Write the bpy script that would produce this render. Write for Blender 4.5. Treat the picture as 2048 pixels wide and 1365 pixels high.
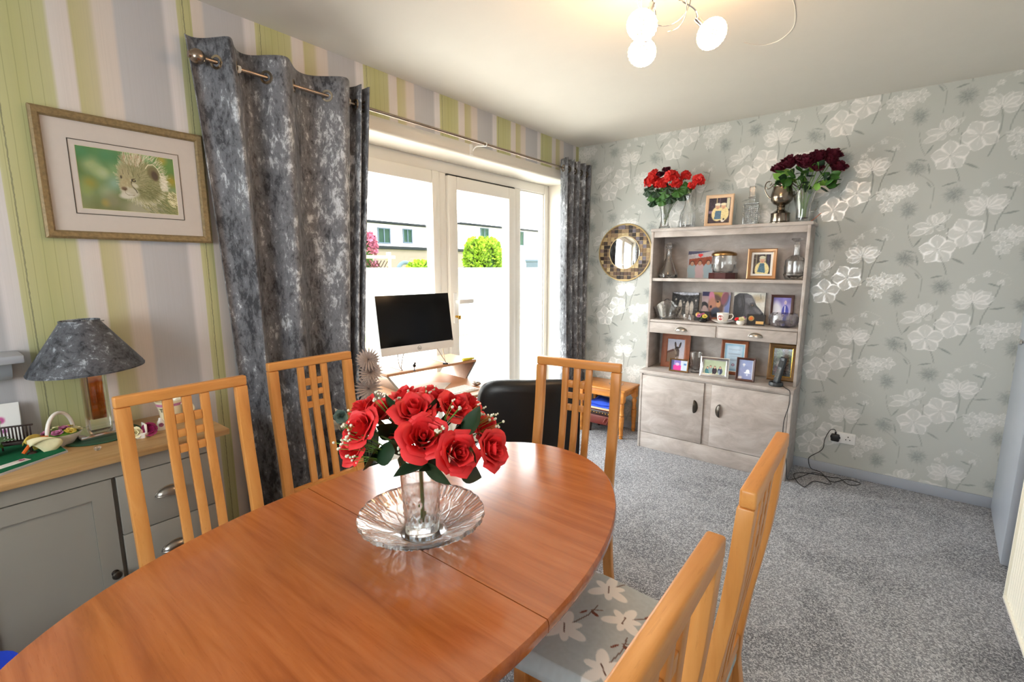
import bpy, bmesh, math, random
import numpy as np
from mathutils import Vector, Matrix

R = math.radians
PI = math.pi
rng = random.Random(7)
nrs = np.random.RandomState(5)
for o in list(bpy.data.objects):
    bpy.data.objects.remove(o)
scene = bpy.context.scene
COL = scene.collection

# ------------------------------------------------------------------ camera
cd = bpy.data.cameras.new('camera')
cam = bpy.data.objects.new('camera', cd)
COL.objects.link(cam)
cd.sensor_width = 36.0
cd.lens = 16.586
cd.clip_start = 0.02
cam.location = (2.190, -3.7247, 1.3843)
cam.rotation_mode = 'XYZ'
cam.rotation_euler = (R(90 - 8.956), 0, R(38.143))
scene.camera = cam

# ------------------------------------------------------------------ world / sun / exposure
w = bpy.data.worlds.new('overcast_sky')
scene.world = w
w.use_nodes = True
bg = w.node_tree.nodes['Background']
bg.inputs[0].default_value = (0.975, 0.985, 1.0, 1)
bg.inputs[1].default_value = 7.5
sd = bpy.data.lights.new('sun', 'SUN')
sd.energy = 3.0
sd.angle = R(3)
sd.color = (1, .96, .9)
sun = bpy.data.objects.new('sun', sd)
COL.objects.link(sun)
sun.rotation_euler = (R(-30), R(38), 0)

def portal(name, loc, rot, sx, sy):
    l = bpy.data.lights.new(name, 'AREA')
    l.shape = 'RECTANGLE'; l.size = sx; l.size_y = sy
    l.cycles.is_portal = True
    o = bpy.data.objects.new(name, l); COL.objects.link(o)
    o.location = loc; o.rotation_euler = rot
portal('window_portal', (-.30, -1.33, 1.05), (0, R(-90), 0), 2.05, 2.45)
portal('added_window_portal', (1.5, -5.33, 1.5), (R(90), 0, 0), 1.6, 1.1)  # sky sampling for the window added behind the camera

vs = scene.view_settings
vs.view_transform = 'Standard'
vs.look = 'None'
vs.exposure = 0.72
vs.gamma = 1.0
vs.use_curve_mapping = False

# ------------------------------------------------------------------ helpers: colour and materials
def lin(c):
    if isinstance(c, str):
        c = c.lstrip('#'); c = [int(c[i:i+2], 16) / 255 for i in (0, 2, 4)]
    return tuple(x / 12.92 if x <= .04045 else ((x + .055) / 1.055) ** 2.4 for x in c)

MAT = {}
class NT:
    def __init__(s, name):
        s.m = bpy.data.materials.new(name); s.m.use_nodes = True
        s.t = s.m.node_tree; s.n = s.t.nodes
        s.b = s.n['Principled BSDF']; s.out = s.n['Material Output']
        MAT[name] = s.m
    def new(s, typ, **kw):
        x = s.n.new(typ)
        for k, v in kw.items():
            if k.startswith('i_'):
                x.inputs[k[2:].replace('_', ' ')].default_value = v
            else:
                setattr(x, k, v)
        return x
    def link(s, a, b): s.t.links.new(a, b)
    def coord(s, scale=(1, 1, 1), kind='Object', rot=(0, 0, 0)):
        tc = s.new('ShaderNodeTexCoord'); mp = s.new('ShaderNodeMapping')
        mp.inputs['Scale'].default_value = scale
        mp.inputs['Rotation'].default_value = rot
        s.link(tc.outputs[kind], mp.inputs[0]); return mp.outputs[0]
    def noise(s, vec, scale=5, detail=4, rough=.55, dist=0):
        x = s.new('ShaderNodeTexNoise'); s.link(vec, x.inputs['Vector'])
        x.inputs['Scale'].default_value = scale; x.inputs['Detail'].default_value = detail
        x.inputs['Roughness'].default_value = rough; x.inputs['Distortion'].default_value = dist
        return x.outputs['Fac']
    def ramp(s, fac, stops, interp='LINEAR'):
        x = s.new('ShaderNodeValToRGB'); e = x.color_ramp.elements; x.color_ramp.interpolation = interp
        while len(e) < len(stops): e.new(.5)
        for el, (p, c) in zip(e, stops):
            el.position = p; el.color = (*lin(c), 1)
        s.link(fac, x.inputs[0]); return x.outputs[0]
    def mix(s, fac, a, b, mode='MIX'):
        x = s.new('ShaderNodeMix', data_type='RGBA', blend_type=mode)
        for sock, val in ((x.inputs[0], fac), (x.inputs[6], a), (x.inputs[7], b)):
            if hasattr(val, 'is_linked'): s.link(val, sock)
            elif isinstance(val, (int, float)): sock.default_value = val
            else: sock.default_value = (*lin(val), 1)
        return x.outputs[2]
    def math(s, op, a, b=None):
        x = s.new('ShaderNodeMath', operation=op)
        for i, v in enumerate((a, b)):
            if v is None: continue
            if hasattr(v, 'is_linked'): s.link(v, x.inputs[i])
            else: x.inputs[i].default_value = v
        return x.outputs[0]
    def bump(s, h, strength=.3, dist=.002):
        x = s.new('ShaderNodeBump'); x.inputs['Strength'].default_value = strength
        x.inputs['Distance'].default_value = dist
        s.link(h, x.inputs['Height']); s.link(x.outputs[0], s.b.inputs['Normal'])
    def color(s, sock): s.link(sock, s.b.inputs['Base Color'])
    def set(s, **kw):
        for k, v in kw.items(): s.b.inputs[k.replace('_', ' ')].default_value = v
        return s

def plain(name, col, rough=.5, metal=0., var=.0, scale=30, bump=0, spec=.5):
    t = NT(name); t.set(Roughness=rough, Metallic=metal)
    t.b.inputs['Specular IOR Level'].default_value = spec
    v = t.coord()
    n = t.noise(v, scale, 3)
    c = np.array(lin(col))
    if var:
        a = t.new('ShaderNodeMix', data_type='RGBA')
        t.link(n, a.inputs[0])
        a.inputs[6].default_value = (*(c * (1 - var)), 1); a.inputs[7].default_value = (*np.minimum(c * (1 + var), 1), 1)
        t.color(a.outputs[2])
    else:
        t.b.inputs['Base Color'].default_value = (*c, 1)
    if bump: t.bump(n, bump)
    return t.m

def wood(name, c0, c1, c2, scale=(1, 14, 14), rough=.4, bump=.05, nscale=3.0, coat=0):
    t = NT(name); t.set(Roughness=rough)
    v = t.coord(scale)
    n = t.noise(v, nscale, 6, .6, .6)
    f = t.noise(t.coord(tuple(x * 4 for x in scale)), nscale * 2, 3, .6)
    c = t.ramp(n, [(.28, c0), (.5, c1), (.72, c2)])
    c = t.mix(t.math('MULTIPLY', t.math('GREATER_THAN', f, .66), .35), c, c0)
    t.color(c); t.bump(n, bump, .001)
    if coat: t.set(Coat_Weight=coat, Coat_Roughness=.15)
    return t.m

def attr_mat(name, rough=.5, spec=.5, coat=0):
    t = NT(name); a = t.new('ShaderNodeAttribute', attribute_name='Col')
    t.color(a.outputs['Color']); t.set(Roughness=rough)
    t.b.inputs['Specular IOR Level'].default_value = spec
    if coat: t.set(Coat_Weight=coat, Coat_Roughness=.03)
    return t

# ------------------------------------------------------------------ helpers: meshes
class MB:
    def __init__(s): s.v = []; s.f = []; s.cols = None
    def add(s, vs, fs, M=None):
        o = len(s.v)
        if M is not None: vs = [tuple(M @ Vector(p)) for p in vs]
        s.v += [tuple(p) for p in vs]; s.f += [tuple(i + o for i in q) for q in fs]; return s
    def box(s, x0, x1, y0, y1, z0, z1, M=None):
        vs = [(x0,y0,z0),(x1,y0,z0),(x1,y1,z0),(x0,y1,z0),(x0,y0,z1),(x1,y0,z1),(x1,y1,z1),(x0,y1,z1)]
        return s.add(vs, [(0,3,2,1),(4,5,6,7),(0,1,5,4),(1,2,6,5),(2,3,7,6),(3,0,4,7)], M)
    def rbox(s, x0, x1, y0, y1, z0, z1, r=.004, seg=2, M=None):
        b = bmesh.new(); bmesh.ops.create_cube(b, size=1)
        for q in b.verts:
            q.co = ((x0+x1)/2 + q.co.x*(x1-x0), (y0+y1)/2 + q.co.y*(y1-y0), (z0+z1)/2 + q.co.z*(z1-z0))
        r = min(r, .49*min(x1-x0, y1-y0, z1-z0))
        bmesh.ops.bevel(b, geom=list(b.edges), offset=r, segments=seg, profile=.5, affect='EDGES')
        b.verts.index_update()
        s.add([q.co.copy() for q in b.verts], [[q.index for q in f.verts] for f in b.faces], M); b.free(); return s
    def lathe(s, prof, seg=24, M=None, mod=None, cap=True):
        vs = []; fs = []; n = len(prof)
        for i, (r, z) in enumerate(prof):
            for k in range(seg):
                a = 2*PI*k/seg; rr = r
                if mod: rr = r * mod(i, k, a)
                vs.append((rr*math.cos(a), rr*math.sin(a), z))
        for i in range(n-1):
            for k in range(seg):
                k2 = (k+1) % seg
                fs.append((i*seg+k, i*seg+k2, (i+1)*seg+k2, (i+1)*seg+k))
        if cap:
            if prof[0][0] > 1e-5: fs.append(tuple(reversed(range(seg))))
            if prof[-1][0] > 1e-5: fs.append(tuple((n-1)*seg+k for k in range(seg)))
        return s.add(vs, fs, M)
    def tube(s, pts, r, seg=8, closed=False, M=None):
        pts = [Vector(p) for p in pts]; n = len(pts); vs = []; fs = []
        up = Vector((0, 0, 1)); prev = None
        for i, p in enumerate(pts):
            if closed: d = pts[(i+1) % n] - pts[i-1]
            else: d = pts[min(i+1, n-1)] - pts[max(i-1, 0)]
            d.normalize()
            if prev is None:
                a = up if abs(d.z) < .9 else Vector((1, 0, 0))
                e = d.cross(a).normalized()
            else:
                e = (prev - d*prev.dot(d)).normalized()
            prev = e; g = d.cross(e)
            rr = r(i/(n-1)) if callable(r) else r
            for k in range(seg):
                t = 2*PI*k/seg; vs.append(p + e*rr*math.cos(t) + g*rr*math.sin(t))
        m = n if closed else n-1
        for i in range(m):
            for k in range(seg):
                k2 = (k+1) % seg; j = (i+1) % n
                fs.append((i*seg+k, i*seg+k2, j*seg+k2, j*seg+k))
        if not closed:
            fs.append(tuple(reversed(range(seg)))); fs.append(tuple((n-1)*seg+k for k in range(seg)))
        return s.add(vs, fs, M)
    def grid(s, fn, nu, nv, M=None):
        vs = [fn(i/nu, j/nv) for j in range(nv+1) for i in range(nu+1)]
        fs = [(j*(nu+1)+i, j*(nu+1)+i+1, (j+1)*(nu+1)+i+1, (j+1)*(nu+1)+i) for j in range(nv) for i in range(nu)]
        return s.add(vs, fs, M)
    def prism(s, poly, z0, z1, M=None):
        n = len(poly)
        vs = [(x, y, z0) for x, y in poly] + [(x, y, z1) for x, y in poly]
        fs = [tuple(reversed(range(n))), tuple(range(n, 2*n))] + [(i, (i+1) % n, n+(i+1) % n, n+i) for i in range(n)]
        return s.add(vs, fs, M)
    def ball(s, c, r, nu=12, nv=8, sc=(1, 1, 1), M=None, disp=None):
        vs = [(c[0], c[1], c[2]-r*sc[2])]
        for j in range(1, nv):
            t = PI*j/nv
            for i in range(nu):
                a = 2*PI*i/nu; q = r*(disp(i, j) if disp else 1)
                vs.append((c[0]+q*sc[0]*math.sin(t)*math.cos(a), c[1]+q*sc[1]*math.sin(t)*math.sin(a), c[2]-q*sc[2]*math.cos(t)))
        vs.append((c[0], c[1], c[2]+r*sc[2])); L = len(vs)-1
        fs = [(0, 1+(i+1) % nu, 1+i) for i in range(nu)]
        for j in range(nv-2):
            for i in range(nu):
                i2 = (i+1) % nu
                fs.append((1+j*nu+i, 1+j*nu+i2, 1+(j+1)*nu+i2, 1+(j+1)*nu+i))
        fs += [(1+(nv-2)*nu+i, 1+(nv-2)*nu+(i+1) % nu, L) for i in range(nu)]
        return s.add(vs, fs, M)
    def build(s, name, mat, parent=None, smooth=40, loc=None, rot=None, cols=None):
        me = bpy.data.meshes.new(name)
        me.from_pydata(s.v, [], s.f); me.validate()
        me.update()
        if smooth:
            me.polygons.foreach_set('use_smooth', [True]*len(me.polygons))
            if smooth < 180: me.set_sharp_from_angle(angle=R(smooth))
        if cols is not None:
            at = me.color_attributes.new('Col', 'FLOAT_COLOR', 'POINT')
            a = np.ones((len(s.v), 4), np.float32); a[:, :3] = cols
            at.data.foreach_set('color', a.ravel())
        me.materials.append(MAT[mat] if isinstance(mat, str) else mat)
        o = bpy.data.objects.new(name, me); COL.objects.link(o)
        if parent: o.parent = parent
        if loc: o.location = loc
        if rot: o.rotation_euler = rot
        return o

def tag(o, label=None, cat=None, group=None, kind=None):
    if label: o['label'] = label
    if cat: o['category'] = cat
    if group: o['group'] = group
    if kind: o['kind'] = kind
    return o
def thing(name, label, cat, loc=(0, 0, 0), rz=0, group=None):
    o = bpy.data.objects.new(name, None); COL.objects.link(o)
    o.empty_display_size = .05; o.location = loc; o.rotation_euler = (0, 0, rz)
    return tag(o, label, cat, group)
def struct(o): o['kind'] = 'structure'; return o
def copy_tree(o, parent=None):
    c = o.copy(); COL.objects.link(c); c.parent = parent
    for ch in o.children: copy_tree(ch, c)
    return c
def T(x, y, z): return Matrix.Translation((x, y, z))
def RX(a): return Matrix.Rotation(a, 4, 'X')
def RY(a): return Matrix.Rotation(a, 4, 'Y')
def RZ(a): return Matrix.Rotation(a, 4, 'Z')
def aim(p, d, roll=0):
    d = Vector(d).normalized()
    return T(*p) @ d.to_track_quat('Z', 'Y').to_matrix().to_4x4() @ RZ(roll)
def spline(pts, n=8):
    P = [Vector(p) for p in pts]; out = []
    for i in range(len(P)-1):
        a = P[max(i-1, 0)]; b = P[i]; c = P[i+1]; d = P[min(i+2, len(P)-1)]
        for k in range(n):
            t = k/n
            out.append(.5*((2*b)+(-a+c)*t+(2*a-5*b+4*c-d)*t*t+(-a+3*b-3*c+d)*t**3))
    out.append(P[-1]); return out

# ------------------------------------------------------------------ helpers: flat prints (vertex colours on fine grids)
def vnoise(x, y, seed=0):
    r = np.random.RandomState(seed).rand(64, 64)
    xi = np.floor(x).astype(int); yi = np.floor(y).astype(int); fx = x-xi; fy = y-yi
    fx = fx*fx*(3-2*fx); fy = fy*fy*(3-2*fy)
    g = lambda a, b: r[a % 64, b % 64]
    return (g(xi, yi)*(1-fx)+g(xi+1, yi)*fx)*(1-fy)+(g(xi, yi+1)*(1-fx)+g(xi+1, yi+1)*fx)*fy
class Cv:
    """a print: x runs 0..asp, y runs 0..1 (bottom to top), colours given as sRGB"""
    def __init__(s, asp, ny, bg):
        s.asp = asp; s.ny = ny; s.nx = max(4, int(ny*asp))
        yy, xx = np.mgrid[0:s.ny+1, 0:s.nx+1]
        s.x = xx/s.nx*asp; s.y = yy/s.ny*1.0
        s.im = np.ones(s.x.shape+(3,))*np.array(s.c(bg))
    def c(s, c):
        if isinstance(c, str):
            c = c.lstrip('#'); return [int(c[i:i+2], 16)/255 for i in (0, 2, 4)]
        return c
    def put(s, m, col):
        s.im = s.im*(1-m[..., None])+np.array(s.c(col))*m[..., None]; return s
    def ell(s, cx, cy, rx, ry, col, rot=0, soft=.15, op=1):
        dx = s.x-cx; dy = s.y-cy; c = math.cos(rot); q = math.sin(rot)
        d = np.sqrt(((dx*c+dy*q)/rx)**2+((-dx*q+dy*c)/ry)**2)
        return s.put(np.clip((1-d)/soft+.5, 0, 1)*op, col)
    def rect(s, x0, y0, x1, y1, col, soft=.006, op=1):
        m = np.clip((s.x-x0)/soft+.5, 0, 1)*np.clip((x1-s.x)/soft+.5, 0, 1)*np.clip((s.y-y0)/soft+.5, 0, 1)*np.clip((y1-s.y)/soft+.5, 0, 1)
        return s.put(m*op, col)
    def line(s, pts, w, col, soft=None, op=1):
        soft = soft or w*.5; pad = w+soft
        x0 = min(p[0] for p in pts)-pad; x1 = max(p[0] for p in pts)+pad; y0 = min(p[1] for p in pts)-pad; y1 = max(p[1] for p in pts)+pad
        sl = (slice(max(0, int(y0*s.ny)), max(0, min(s.ny+1, int(y1*s.ny)+2))), slice(max(0, int(x0/s.asp*s.nx)), max(0, min(s.nx+1, int(x1/s.asp*s.nx)+2))))
        X, Y = s.x[sl], s.y[sl]; d = np.full(X.shape, 9.)
        for (ax, ay), (bx, by) in zip(pts, pts[1:]):
            vx, vy = bx-ax, by-ay; L = vx*vx+vy*vy+1e-12
            t = np.clip(((X-ax)*vx+(Y-ay)*vy)/L, 0, 1)
            d = np.minimum(d, np.hypot(X-ax-t*vx, Y-ay-t*vy))
        m = (np.clip((w-d)/soft+.5, 0, 1)*op)[..., None]
        s.im[sl] = s.im[sl]*(1-m)+np.array(s.c(col))*m; return s
    def poly(s, pts, col, op=1):
        inside = np.zeros(s.x.shape, bool); n = len(pts)
        for i in range(n):
            (x1, y1), (x2, y2) = pts[i], pts[(i+1) % n]
            cnd = ((y1 > s.y) != (y2 > s.y)) & (s.x < (x2-x1)*(s.y-y1)/((y2-y1) or 1e-9)+x1)
            inside ^= cnd
        return s.put(inside*float(op), col)
    def grad(s, top, bot):
        t = s.y[..., None]; s.im = np.array(s.c(bot))*(1-t)+np.array(s.c(top))*t; return s
    def noise(s, amp, sc, seed=0, sy=None):
        n = vnoise(s.x*sc, s.y*(sy or sc), seed)-.5
        s.im = np.clip(s.im+n[..., None]*amp, 0, 1); return s
    def linear(s):
        c = np.clip(s.im, 0, 1); return np.where(c <= .04045, c/12.92, ((c+.055)/1.055)**2.4)
    def mesh(s, name, w, h, parent, mat='print', M=None, x0=None, z0=0, y=0):
        """print standing in the local XZ plane, facing -Y"""
        x0 = -w/2 if x0 is None else x0
        X = x0+s.x/s.asp*w; Z = z0+s.y*h
        P = np.stack([X, np.full_like(X, y), Z], -1).reshape(-1, 3)
        mb = MB(); nx = s.nx
        fs = [(j*(nx+1)+i, j*(nx+1)+i+1, (j+1)*(nx+1)+i+1, (j+1)*(nx+1)+i) for j in range(s.ny) for i in range(nx)]
        mb.add(P.tolist(), fs, M)
        return mb.build(name, mat, parent, smooth=0, cols=s.linear().reshape(-1, 3))
# ------------------------------------------------------------------ materials
plain('ceiling_paint', '#d9d5cc', .75, var=.03, scale=6)
plain('wall_paint', '#b9bcc0', .7, var=.03)
plain('gloss_white', '#efece4', .3)
plain('cream_paint', '#e3dccf', .5, var=.02, scale=5)
plain('grey_gloss', '#a9b0bb', .35, var=.04, scale=6)
plain('radiator_white', '#f1efe2', .3)
plain('upvc', '#f1eee6', .28)
plain('dark_gap', '#2c2a28', .6)
plain('chrome', '#d8d8da', .12, 1.)
plain('steel', '#a8a29a', .28, 1., var=.12, scale=60)
plain('pewter', '#5d5852', .3, 1., var=.15, scale=40)
plain('rod_metal', '#a08f80', .25, 1.)
plain('gold_metal', '#b0895a', .25, 1.)
plain('brass', '#c9a14e', .25, 1.)
plain('silver_frame', '#e4e2e4', .18, 1.)
plain('tarnish_silver', '#8a7f72', .2, 1., var=.25, scale=14)
plain('copper', '#b5713a', .12, 1., var=.1, scale=20)
plain('black_plastic', '#17181a', .4)
plain('phone_grey', '#34393d', .35)
plain('white_plastic', '#eeeeec', .35)
plain('screen_black', '#060607', .22, spec=.25)
plain('porcelain', '#f4f1ea', .15)
plain('black_leather', '#0c0b0c', .38, var=.2, scale=150, bump=.15)
plain('green_felt', '#1f6b48', .95, var=.12, scale=200, bump=.3, spec=.1)
plain('dark_green', '#1e4a33', .5)
plain('leaf_dark', '#1d3a22', .45, var=.35, scale=25)
plain('leaf_mid', '#3b6b2a', .5, var=.35, scale=25)
plain('leaf_light', '#6d9a3c', .5, var=.3, scale=25)
plain('stem_green', '#4c6630', .6)
plain('rose_red', '#ea3337', .55, var=.22, scale=30)
plain('geranium_red', '#cf1d18', .55, var=.3, scale=60)
plain('burgundy', '#560f25', .6, var=.35, scale=40)
plain('breath_white', '#eef0dc', .6)
plain('dahlia_beige', '#e6d9d3', .7, var=.2, scale=40)
plain('lily_cream', '#e4dccb', .6, var=.1)
plain('teal_petal', '#7fa6a6', .6, var=.15)
plain('petal_pink', '#c77fa6', .45, var=.35, scale=90)
plain('petal_yellow', '#e6d36a', .45, var=.2, scale=90)
plain('petal_magenta', '#9c2560', .45, var=.35, scale=90)
plain('petal_cream', '#e9e2b8', .45, var=.1, scale=90)
plain('orange_tag', '#e06a1c', .5)
plain('yellow_plastic', '#e6d92e', .4)
plain('paper_white', '#f2f1ee', .7)
plain('blue_cloth', '#2f57d8', .8, var=.15, scale=40, bump=.2)
plain('bag_blue', '#2a47c0', .5, var=.15, scale=20)
plain('red_leather', '#6e2a22', .45, var=.2, scale=60, bump=.15)
plain('brown_leather', '#2e1a15', .4, var=.2, scale=60, bump=.15)
plain('mahogany', '#4a2320', .3, var=.3, scale=40)
plain('dark_wood_frame', '#4a2a24', .35, var=.25, scale=50)
plain('teak_frame', '#8a4a28', .4, var=.3, scale=40)
plain('beige_frame', '#d9b795', .45, var=.06, scale=40)
plain('bronze_frame', '#b38a66', .3, .6, var=.12, scale=20)
plain('antique_gold', '#7a5a34', .4, .4, var=.3, scale=60)
plain('gilt', '#8c7854', .5, .2, var=.6, scale=90)
plain('black_card', '#101013', .5)
plain('gold_plate', '#c9a368', .35, .5)
plain('canvas_edge', '#2a2a2a', .7)
plain('mirror_gold', '#bfa878', .35, .3, var=.2, scale=40)
plain('tag_pink', '#c46a8c', .5)
plain('eyelet_metal', '#b7ab98', .22, 1.)
plain('desk_wood', '#c8946c', .45, var=.1, scale=20)
plain('outdoor_render', '#b9b7b2', .8)
plain('outdoor_roof', '#5a5f66', .8, var=.15)
plain('outdoor_gutter', '#16191c', .8, spec=.1)
plain('outdoor_glass', '#1d3328', .6, spec=.1)
plain('patio', '#d9d4ca', .85, var=.1, scale=3)
plain('lawn', '#a9bd77', .9, var=.2, scale=3)
plain('garden_wood', '#a98c6e', .8, var=.2)
plain('dark_wood_trellis', '#2e211a', .9, spec=.1)
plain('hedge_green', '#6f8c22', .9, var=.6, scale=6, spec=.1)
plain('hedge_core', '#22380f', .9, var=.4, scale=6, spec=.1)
plain('blossom_pink', '#8f4f62', .9, var=.4, scale=6, spec=.1)
plain('bin_grey', '#4a5660', .8, spec=.1)
t = NT('outdoor_brick'); bt = t.new('ShaderNodeTexBrick')
t.link(t.coord((4, 4, 4), rot=(R(90), 0, R(90))), bt.inputs['Vector'])
bt.inputs['Color1'].default_value = (*lin('#4c2417'), 1); bt.inputs['Color2'].default_value = (*lin('#401e14'), 1)
bt.inputs['Mortar'].default_value = (*lin('#5a5048'), 1); t.color(bt.outputs['Color']); t.set(Roughness=.85)

wood('beech', '#ca8843', '#de9a51', '#e6a65f', (1, 9, 9), .34, .03)
wood('beech_v', '#ca8843', '#de9a51', '#e6a65f', (9, 9, .9), .34, .03)
wood('teak_top', '#9a5123', '#b2652f', '#c0733a', (1.2, 16, 16), .2, .010, 2.4, .5)
wood('oak_top', '#a98354', '#bf9a68', '#cba878', (9, 1, 9), .4, .04, 3)
wood('pine', '#b9702c', '#cf8638', '#dc9848', (1, 10, 10), .35, .03)
# whitewashed cabinet paint
t = NT('greywash'); v = t.coord((1.4, 1.4, 2.8), rot=(0, R(14), 0))
n1 = t.noise(v, 3.5, 6, .62, .8); n2 = t.noise(t.coord((3, 3, 30)), 6, 4, .6)
c = t.ramp(n1, [(.3, '#a0968f'), (.5, '#b6ada7'), (.7, '#cac4bf')])
c = t.mix(t.math('MULTIPLY', t.math('SUBTRACT', n2, .35), .28), c, '#8b8078')
t.color(c); t.set(Roughness=.55); t.bump(n2, .08, .001)
plain('sideboard_paint', '#98958c', .45, var=.025, scale=8)
# crystal
t = NT('crystal'); t.set(Roughness=.02, IOR=1.5); t.b.inputs['Transmission Weight'].default_value = 1
t.b.inputs['Base Color'].default_value = (.985, .995, .995, 1)
tr = t.new('ShaderNodeBsdfTransparent'); gl = t.new('ShaderNodeBsdfGlossy'); gl.inputs['Roughness'].default_value = .08
m1 = t.new('ShaderNodeMixShader'); m1.inputs[0].default_value = .16; m2 = t.new('ShaderNodeMixShader'); m2.inputs[0].default_value = .05
t.link(t.b.outputs[0], m1.inputs[1]); t.link(tr.outputs[0], m1.inputs[2]); t.link(m1.outputs[0], m2.inputs[1]); t.link(gl.outputs[0], m2.inputs[2]); t.link(m2.outputs[0], t.out.inputs[0])
# window glass: thin sheet, clear with a Fresnel reflection
t = NT('pane_glass'); tr = t.new('ShaderNodeBsdfTransparent'); gl = t.new('ShaderNodeBsdfGlossy'); gl.inputs['Roughness'].default_value = .02
lw_ = t.new('ShaderNodeLayerWeight'); lw_.inputs['Blend'].default_value = .5; mx = t.new('ShaderNodeMixShader')
rf = t.math('ADD', t.math('MULTIPLY', t.math('POWER', lw_.outputs['Facing'], 5.), .6), .03)
tr.inputs[0].default_value = (.97, .985, .98, 1)
t.link(rf, mx.inputs[0]); t.link(tr.outputs[0], mx.inputs[1]); t.link(gl.outputs[0], mx.inputs[2]); t.link(mx.outputs[0], t.out.inputs[0])
t = NT('mirror_glass'); t.set(Roughness=.01, Metallic=1.); t.b.inputs['Base Color'].default_value = (.93, .94, .94, 1)
# lamp globes
t = NT('bulb_glow'); e = t.new('ShaderNodeEmission'); e.inputs[0].default_value = (1, .60, .30, 1); e.inputs[1].default_value = 24
t.link(e.outputs[0], t.out.inputs[0])
t = NT('bulb_core'); e = t.new('ShaderNodeEmission'); e.inputs[0].default_value = (1, .62, .25, 1); e.inputs[1].default_value = .75
t.link(e.outputs[0], t.out.inputs[0])
# crushed velvet; its shimmer is painted into the colour as pale noise patches
def velvet(name, dark, mid, light, sc=1.0, zs=.5):
    t = NT(name); v = t.coord((1, 1, zs))
    n1 = t.noise(v, 30*sc, 6, .75, .35); n2 = t.noise(v, 5*sc, 4, .6, .4); n3 = t.noise(v, 120*sc, 3, .7, .3)
    f = t.math('ADD', t.math('MULTIPLY', n1, .55), t.math('ADD', t.math('MULTIPLY', n2, .35), t.math('MULTIPLY', n3, .15)))
    c = t.ramp(f, [(.44, dark), (.52, mid), (.56, mid), (.63, light)])
    t.color(c); t.set(Roughness=.62, Sheen_Weight=.35, Sheen_Roughness=.35)
    t.b.inputs['Sheen Tint'].default_value = (*lin('#b9c4d2'), 1)
    t.bump(n1, .5, .003); return t.m
velvet('curtain_velvet', '#3a3b40', '#74767c', '#d2d7dd')
velvet('shade_velvet', '#26282e', '#565960', '#b4bcc6', 1.0, 1)
# carpet
t = NT('carpet'); v = t.coord()
vo = t.new('ShaderNodeTexVoronoi'); vo.inputs['Scale'].default_value = 230; t.link(v, vo.inputs['Vector'])
sc_ = t.new('ShaderNodeSeparateColor'); t.link(vo.outputs['Color'], sc_.inputs[0]); n1 = sc_.outputs[0]; n2 = t.noise(v, 2.2, 3, .5, 1.2); n3 = t.noise(v, 700, 2, .6); n4 = t.noise(t.coord((1, 2.2, 1)), 9, 4, .6, 1.)
c = t.ramp(n1, [(.05, '#4a4b50'), (.5, '#85878d'), (.95, '#d8dade')])
pile = t.ramp(n2, [(.42, '#74767c'), (.54, '#abadb3')])
c = t.mix(.30, c, pile)
sm = t.math('MULTIPLY', t.math('GREATER_THAN', n4, .70), .30)
c = t.mix(sm, c, '#5c5f66')
t.color(c); t.set(Roughness=.95); t.b.inputs['Specular IOR Level'].default_value = .1
t.set(Sheen_Weight=.15); t.bump(t.math('ADD', n1, n3), .6, .004)
# striped wallpaper, one 53 cm roll per repeat, running along the left wall
t = NT('stripe_paper'); tc = t.new('ShaderNodeTexCoord'); sx = t.new('ShaderNodeSeparateXYZ'); t.link(tc.outputs['Object'], sx.inputs[0])
y = sx.outputs['Y']
nz = t.noise(t.coord((1, 1, .35)), 14, 2)
yw = t.math('ADD', y, t.math('MULTIPLY', t.math('SUBTRACT', nz, .5), .004))
joint = t.math('LESS_THAN', y, -2.927)               # a cut strip: left of this join the repeat starts afresh
ph = t.math('FRACT', t.math('DIVIDE', t.math('ADD', yw, t.math('ADD', 1.634+5.282, t.math('MULTIPLY', joint, .5282+.2845))), .5282))
c = t.ramp(ph, [(0, '#cacaa2'), (.012, '#c1c191'), (.14, '#babb85'), (.285, '#c1c193'), (.305, '#dcd6d2'), (.395, '#dbd2cd'), (.41, '#c2bc8e'), (.50, '#c7c09c'), (.53, '#dad0c6'), (.62, '#d9cfc8'), (.64, '#c0c0c3'), (.78, '#bbbbbf'), (.90, '#b7b8bc'), (.93, '#dcd8da'), (.99, '#d8d5d4')])
# fine vertical drawn lines in the wide green band
dl = t.math('FRACT', t.math('MULTIPLY', ph, 19.0))
ingreen = t.math('MULTIPLY', t.math('LESS_THAN', ph, .28), t.math('GREATER_THAN', ph, .02))
thin = t.math('MULTIPLY', t.math('MULTIPLY', t.math('LESS_THAN', t.math('ABSOLUTE', t.math('SUBTRACT', dl, .5)), .035), ingreen), .35)
c = t.mix(thin, c, '#7d7c52')
bold = t.math('LESS_THAN', t.math('ABSOLUTE', t.math('SUBTRACT', ph, t.math('ADD', .040, t.math('MULTIPLY', t.math('SUBTRACT', t.noise(t.coord((1, 1, 1)), 60, 3), .5), .012)))), .0035)
c = t.mix(t.math('MULTIPLY', bold, .6), c, '#5d5e4e')
st = t.noise(t.coord((1, 90, .6)), 3, 3)
c = t.mix(t.math('MULTIPLY', t.math('SUBTRACT', st, .45), .35), c, '#8f8f86')
t.color(c); t.set(Roughness=.55)
attr_mat('print', .35, .4)
attr_mat('print_gloss', .25, .5, .3)
attr_mat('seat_fabric', .85, .2)
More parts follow.
